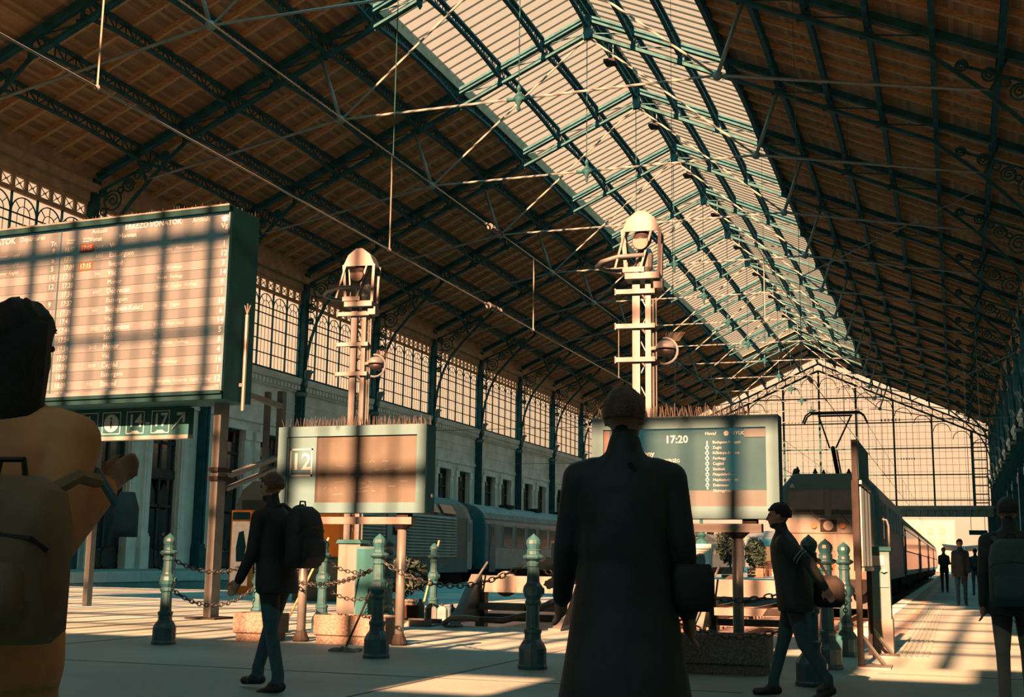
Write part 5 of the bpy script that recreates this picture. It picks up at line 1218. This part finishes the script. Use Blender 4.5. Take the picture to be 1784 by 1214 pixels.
    person('dark figure by the left wall door nearer to the lone bollard', (-18.2, -6.2, .38), 1.2, 1.70, 'cloth_ink', 'cloth_navy', 'shoe', 'hair_dark', 'short', 'jacket', ((.15, .0), (-.15, .1)), vox=.02)
build_people()
# ================================================================== SMALL THINGS
CITYW = MB().span((0, -.1, 0), (1.8, .05, 1.8)).mesh("window")
def catenary(label, x, zc_, zm, y0, y1, ins):
    t = thing('overhead_wire', label, 'overhead wire', (x, y0, 0))
    obj('contact_wire', MB().cyl((0, 0, zc_), (0, y1-y0, zc_), .012, 6), 'rod', t)
    obj('messenger_wire', MB().cyl((0, 0, zm), (0, y1-y0, zm), .010, 6), 'rod', t)
    y = 1.35
    while y < y1-y0:
        obj('dropper', MB().cyl((0, y, zm), (0, y, zc_), .011, 5).ball((0, y, zc_), .03, 6, 5), 'rod', t); y += 6.62
    for yi in ins:
        for z in (zc_, zm):
            m = MB().cyl((0, yi-y0-.5, z), (0, yi-y0+.5, z), .02, 6)
            for k in range(5): m.cyl((0, yi-y0-.3+k*.14, z), (0, yi-y0-.27+k*.14, z), .06, 8)
            obj('insulator', m, 'galv', t)
    for yy in np.arange(8, y1-y0, 19.6):
        obj('suspension_rod', MB().cyl((0, yy, zm), (0, yy, zc(x)-.8), .008, 5), 'steel', t)
catenary('overhead line above the left empty track', 8.1, 5.52, 6.97, -46.2, 107, (-33.8,))
catenary('overhead line above the locomotive with the raised pantograph', 12.2, 6.02, 7.4, -30, 107, (-20,))
for i, (a, b, l) in enumerate((((17.4, 4.9, 18.2), (9.2, 4.9, 14.6), 'pale guy wire slanting down from the upper right roof'), ((20.0, 20, 13.23), (13.8, 20, 10.42), 'lower guy wire slanting down from the right wall'))):
    o = obj('guy_wire', MB().cyl((0, 0, 0), Vector(b)-Vector(a), .03, 6).ball((Vector(b)-Vector(a))*.33, .09, 8, 6), 'rod', None, a); tag(o, l, 'wire')
for k, y in ((0, 20), (1, 48)):
    t = thing('cross_span', 'cross span wire with insulators, the %s of the two over the tracks' % ('nearer', 'farther')[k], 'wire', (0, y, 0))
    obj('wire', MB().cyl((-20.2, 0, 9.3), (20.2, 0, 9.3), .022, 6), 'rod', t)
    for x in (-6, 0, 6.5, 12): 
        m = MB()
        for q in range(6): m.cyl((x+q*.2, 0, 9.3), (x+.06+q*.2, 0, 9.3), .08, 8)
        obj('insulator', m, 'galv', t)
for k in range(-1, 9):
    t = thing('ridge_lamp', 'dark box lamp hanging under the skylight ridge', 'lamp', (.35, k*BAY+3.1, 26.0), 0, 'ridge lamps')
    obj('box', MB().span((-.3, -.35, -.12), (.3, .35, .05)), 'underframe', t)
    obj('hanger', MB().cyl((-.12, 0, .05), (-.12, 0, .95), .02, 5).cyl((.12, 0, .05), (.12, 0, .95), .02, 5), 'rod', t)
# mop with cloths
t = thing('mop', 'mop with a dark handle and pale flat cloths leaning on the long planter', 'mop', (9.05, -41.05, 0))
obj('handle', MB().cyl((0, 0, .04), (.02, 1.02, 1.12), .013, 8), 'black', t)
for s in (-1, 1): obj('mop_cloth', MB().rings([[(s*(.02+u*.15), -.10+.2*v, .015+.02*math.sin(3*u+v*5)+.03*(1-u)) for v in (0, .33, .66, 1)]+[(s*(.02+u*.15), -.10+.2*v, .0) for v in (1, .66, .33, 0)] for u in (0, .3, .6, .9, 1)]), 'mop_cloth', t)
# buckets and bottles by the left track
def bucket(label, x, y, r, h, m, name='bucket', cat='bucket'):
    t = thing(name, label, cat, (x, y, 0))
    obj('pail', MB().lathe([(r*.8, 0), (r, h), (r*1.06, h), (r*1.06, h+.015), (r*.94, h+.015), (r*.9, h*.6)], 14).smooth(), m, t)
    obj('bail', MB().tube([(r*math.cos(a), 0, h+r*.9*math.sin(a)) for a in np.linspace(0, PI, 10)], .006, 5), 'galv', t)
bucket('orange bucket beside the display post', 6.95, -34.55, .13, .27, 'pail_orange')
def canister(label, x, y, w, h, m):
    t = thing('canister', label, 'canister', (x, y, 0), .3)
    obj('body', MB().rings([[(a*w/2*k, b*w*.35*k, z) for a, b in ((-1, -.8), (-.8, -1), (.8, -1), (1, -.8), (1, .8), (.8, 1), (-.8, 1), (-1, .8))] for z, k in ((0, .95), (.02, 1), (h*.8, 1), (h*.93, .7), (h, .3))]), m, t)
    obj('screw_cap', MB().cyl((.0, 0, h), (0, 0, h+.04), w*.18, 10), 'black', t)
canister('cream bottle right of the orange bucket', 7.08, -34.45, .14, .34, 'white_paint'); canister('pale blue canister in the row by the track', 7.26, -34.35, .18, .27, 'pail_blue')
canister('dark blue canister in the middle of the row by the track', 7.42, -34.30, .16, .27, 'bag_blue'); canister('last teal canister of the row by the track', 7.56, -34.2, .16, .26, 'teal_cabinet')
tag(obj('low_tray', MB().span((-.75, -.3, 0), (.75, .3, .03)).span((-.75, -.3, .03), (.75, -.27, .10)).span((-.75, .27, .03), (.75, .3, .10)), 'grey_cabinet', None, (7.1, -35.6, 0), .1), 'low dark metal tray on the floor before the buckets', 'tray')
def foliage(parent, c, rx, ry, rz_, n, size, m='leaf', seed=1):
    r = random.Random(seed); mb = MB()
    for i in range(n):
        while True:
            p = Vector((r.uniform(-1, 1), r.uniform(-1, 1), r.uniform(-1, 1)))
            if .35 < p.length < 1: break
        q = Vector(c)+Vector((p.x*rx, p.y*ry, p.z*rz_)); a = Vector((r.uniform(-1, 1), r.uniform(-1, 1), r.uniform(-.4, 1))).normalized(); b = a.orthogonal().normalized(); s = size*r.uniform(.6, 1.3)
        mb.add([q-a*s, q+b*s*.4, q+a*s, q-b*s*.4], [(0, 1, 2, 3)])
    return obj('foliage', mb.mesh('foliage', False), m, parent, kind='stuff')
t = thing('potted_bush', 'dark leafy bush in a pot behind the buckets', 'plant', (6.3, -33.4, 0))
obj('pot', MB().lathe([(.16, 0), (.22, .3), (.24, .3), (.24, .34), (.2, .34), (.18, .2)], 14), 'grey_cabinet', t); obj('stem', MB().cyl((0, 0, .2), (0, 0, .7), .03, 6), 'dark_wood', t); foliage(t, (0, 0, .75), .42, .42, .34, 420, .09, seed=3)
# equipment at the mast foot
t = thing('equipment_cabinet', 'grey equipment cabinet with white door at the foot of the left mast', 'cabinet', (6.15, -35.2, 0))
obj('body', MB().span((-.2, -.15, .1), (.2, .15, 1.3)), 'grey_cabinet', t); obj('door', MB().span((-.02, -.17, .75), (.16, -.15, 1.26)), 'sign_white', t); obj('plinth', MB().span((-.22, -.17, 0), (.22, .17, .1)), 'underframe', t); obj('roof', MB().prism([(-.24, 1.3), (.24, 1.3), (.2, 1.36), (-.2, 1.36)], -.19, .19), 'board_side', t)
t = thing('switch_box', 'tall teal switch box behind the nearest bollard', 'cabinet', (7.05, -36.4, 0))
obj('body', MB().span((-.17, -.15, .06), (.17, .15, 1.24)), 'teal_cabinet', t); obj('door', MB().span((-.14, -.165, .12), (.14, -.15, 1.2)), 'board_side', t); obj('base', MB().span((-.19, -.17, 0), (.19, .17, .06)), 'underframe', t)
t = thing('vending_kiosk', 'grey kiosk with a bright orange upper panel behind the jeans man', 'kiosk', (1.05, -26.6, 0))
obj('body', MB().span((-.7, -.35, 0), (.55, .5, 1.05)), 'grey_cabinet', t); obj('upper_panel', MB().span((-.7, -.4, 1.05), (.55, .5, 2.15)), 'orange', t); obj('shelf', MB().span((-.74, -.46, 1.0), (.59, -.35, 1.06)), 'board_side', t); obj('roof', MB().span((-.75, -.45, 2.15), (.6, .55, 2.22)), 'board_side', t)
t = thing('light_box', 'orange framed poster light box left of the jeans man', 'poster', (-2.95, -24.0, 0))
obj('frame', MB().span((-.32, -.1, .0), (.32, .1, 2.32)), 'orange', t); obj('header', MB().span((-.27, -.12, 2.05), (.27, -.1, 2.26)), 'sign_blue', t); obj('poster_sheet', MB().span((-.27, -.12, .25), (.27, -.1, 2.0)), 'poster', t)
obj('figure_print', MB().prism([(-.1, .9), (.12, .9), (.2, 1.3), (.1, 1.75), (-.05, 1.7), (-.12, 1.3)], -.125, -.12), 'sign_blue', t)
for i, (x0, y0, x1, y1, h, l) in enumerate(((6.62, -38.3, 6.95, -37.6, 1.35, 'pale broom handle leaning by the orange panel'), (7.0, -34.3, 7.22, -34.02, 1.38, 'thin rod leaning on the bollard beside the buckets'))):
    o = tag(obj('leaning_rod', MB().cyl((0, 0, 0), (x1-x0, y1-y0, h), .016, 7).cyl((0, 0, 0), (.0, 0, .02), .03, 8), 'timber', None, (x0, y0, 0)), l, 'rod')
# middle platform: stone pedestal lamp, shrubs, cafe
t = thing('stone_pedestal', 'cream stone pedestal carrying a dark lamp standard on the middle platform', 'pedestal', (0, 27.4, 0))
obj('shaft', MB().span((-.75, -.75, 0), (.75, .75, .35)).span((-.6, -.6, .35), (.6, .6, 1.75)).span((-.68, -.68, 1.75), (.68, .68, 1.9)).span((-.8, -.8, 1.9), (.8, .8, 2.2)), 'stone', t)
obj('niche', MB().prism([(-.3, .7), (.3, .7), (.38, 1.1), (.3, 1.5), (0, 1.62), (-.3, 1.5), (-.38, 1.1)], -.63, -.6), 'loco_grey', t)
obj('lamp_standard', MB().lathe([(.5, 0), (.4, .15), (.2, .4), (.3, .6), (.14, .8), (.1, 1.6), (.2, 1.7), (.08, 1.8), (.07, 3.6), (.2, 3.7), (.3, 4.1), (.05, 4.3)], 12, (0, 0, 2.2)), 'steel', t)
for i, (x, y, s, l) in enumerate(((1.6, 29.0, 1.0, 'tall dark shrub in a wooden box right of the stone pedestal'), (-2.0, 31.0, 1.15, 'dark tree in a box left of the stone pedestal'), (2.6, 33.5, .8, 'low shrub in a wooden box nearer the cafe'))):
    t = thing('box_shrub', l, 'shrub', (x, y, 0), .1, 'boxed shrubs on the middle platform')
    for q in range(3): obj('plank', MB().span((-.55, -.45, .04+q*.22), (.55, .45, .23+q*.22)), 'wood_box', t)
    obj('stem', MB().cyl((0, 0, .6), (0, 0, 2.0*s), .06, 7), 'dark_wood', t); foliage(t, (0, 0, 2.2*s), .95*s, .9*s, 1.35*s, 900, .17, seed=10+i)
t = thing('cafe_kiosk', 'cafe stand with a teal awning and warm glowing counter on the middle platform', 'kiosk', (2.6, 46.0, 0))
obj('back_wall', MB().span((-2.2, 1.8, 0), (2.6, 2.0, 3.0)), 'curtain', t); obj('roof', MB().prism([(-.4, 2.9), (2.0, 3.5), (2.0, 3.6), (-.4, 3.0)], -2.5, 2.9, 'x'), 'sign_white', t)
obj('awning', MB().prism([(-1.5, 2.3), (-.3, 2.95), (-.3, 3.02), (-1.5, 2.38)], -2.4, 2.8, 'x'), 'loco_teal', t)
for i in range(9): obj('counter_panel', MB().span((-2.2+i*.53, -.2, .0), (-1.72+i*.53, -.1, 1.1)), 'pail_orange' if i % 3 else 'coach_grey', t)
for i in range(6): obj('mullion', MB().span((-2.2+i*.94, -.2, 1.1), (-2.1+i*.94, -.1, 2.9)), 'underframe', t)
obj('shelf_glow', MB().span((-2.1, 1.6, 1.2), (2.5, 1.75, 2.4)), mat('warm_panel', (.6, .3, .14), .6, emit=(1, .5, .2), estr=.5), t)
for i, (x, y) in enumerate(((1.2, 43.4), (2.6, 43.0), (4.0, 43.3))):
    t = thing('cafe_bench', 'dark slatted bench before the cafe stand, %s' % ('leftmost', 'middle one', 'rightmost')[i], 'bench', (x, y, 0), 0, 'cafe benches')
    for q in range(3): obj('seat_slat', MB().span((-.6, -.2+q*.15, .43), (.6, -.08+q*.15, .46)), 'underframe', t)
    for q in range(2): obj('back_slat', MB().span((-.6, .26, .6+q*.18), (.6, .29, .72+q*.18)), 'underframe', t)
    for s in (-1, 1): obj('leg', MB().span((s*.5-.03, -.2, 0), (s*.5+.03, .26, .43)).span((s*.5-.03, .24, .43), (s*.5+.03, .28, .9)), 'underframe', t)
# hanging platform sign on the right, far
t = thing('platform_sign', 'small dark sign hanging over the right platform near the far gable', 'sign', (17.3, 37.8, 3.15))
obj('panel', MB().span((-.6, -.06, 0), (.6, .06, .32)), 'sign_blue', t)
for x in (-.45, .45): obj('hanger', MB().cyl((x, 0, .32), (x, 0, 16.25), .02, 5), 'rod', t)
t = thing('bin', 'small orange bin at the right side of the platform', 'bin', (17.3, -3.0, 0)); obj('body', MB().lathe([(.2, 0), (.24, .6), (.26, .62), (.2, .66)], 12), 'orange', t); obj('base', MB().cyl((0, 0, 0), (0, 0, .08), .25, 12), 'black', t)
t = thing('brown_case', 'orange brown case on the floor behind the long coated man', 'case', (12.0, -40.4, 0), .1); obj('body', MB().span((-.22, -.12, 0), (.22, .12, .34)), 'pack_brown', t); obj('handle', MB().tube([(-.08, 0, .34), (-.07, 0, .40), (.07, 0, .40), (.08, 0, .34)], .012, 6), 'black', t); obj('panel', MB().span((-.2, -.13, .05), (.2, -.12, .3)), 'amber', t)
# buildings and canopies beyond the gable
for i, (x, y, w, d, h, l) in enumerate(((3.0, 330, 26, 20, 15, 'pale apartment block far beyond the tracks'), (40, 420, 30, 20, 11, 'long low building far behind the hanging sign'), (-30, 380, 24, 20, 17, 'distant tower block hidden behind the trains'))):
    t = thing('distant_building', l, 'building', (x, y, -1))
    obj('walls', MB().span((-w/2, 0, 0), (w/2, d, h)), 'city', t)
    for r in range(int(h/3.2)):
        for c in range(int(w/3.4)): obj('window', CITYW, 'city_window', t, (-w/2+1.2+c*3.4, 0, 1.2+r*3.2))
for i, (x, l) in enumerate(((17.0, 'platform canopy outside the gable on the right'), (1.0, 'platform canopy outside the gable in the middle'))):
    t = thing('platform_canopy', l, 'canopy', (x, 135, 0))
    obj('roof', MB().prism([(-3, 3.9), (0, 3.6), (3, 3.9), (3, 4.05), (0, 3.75), (-3, 4.05)], 0, 70), 'steel_pale', t)
    for y in range(0, 71, 10): obj('post', MB().span((-.1, y-.1, 0), (.1, y+.1, 3.6)), 'steel_pale', t)
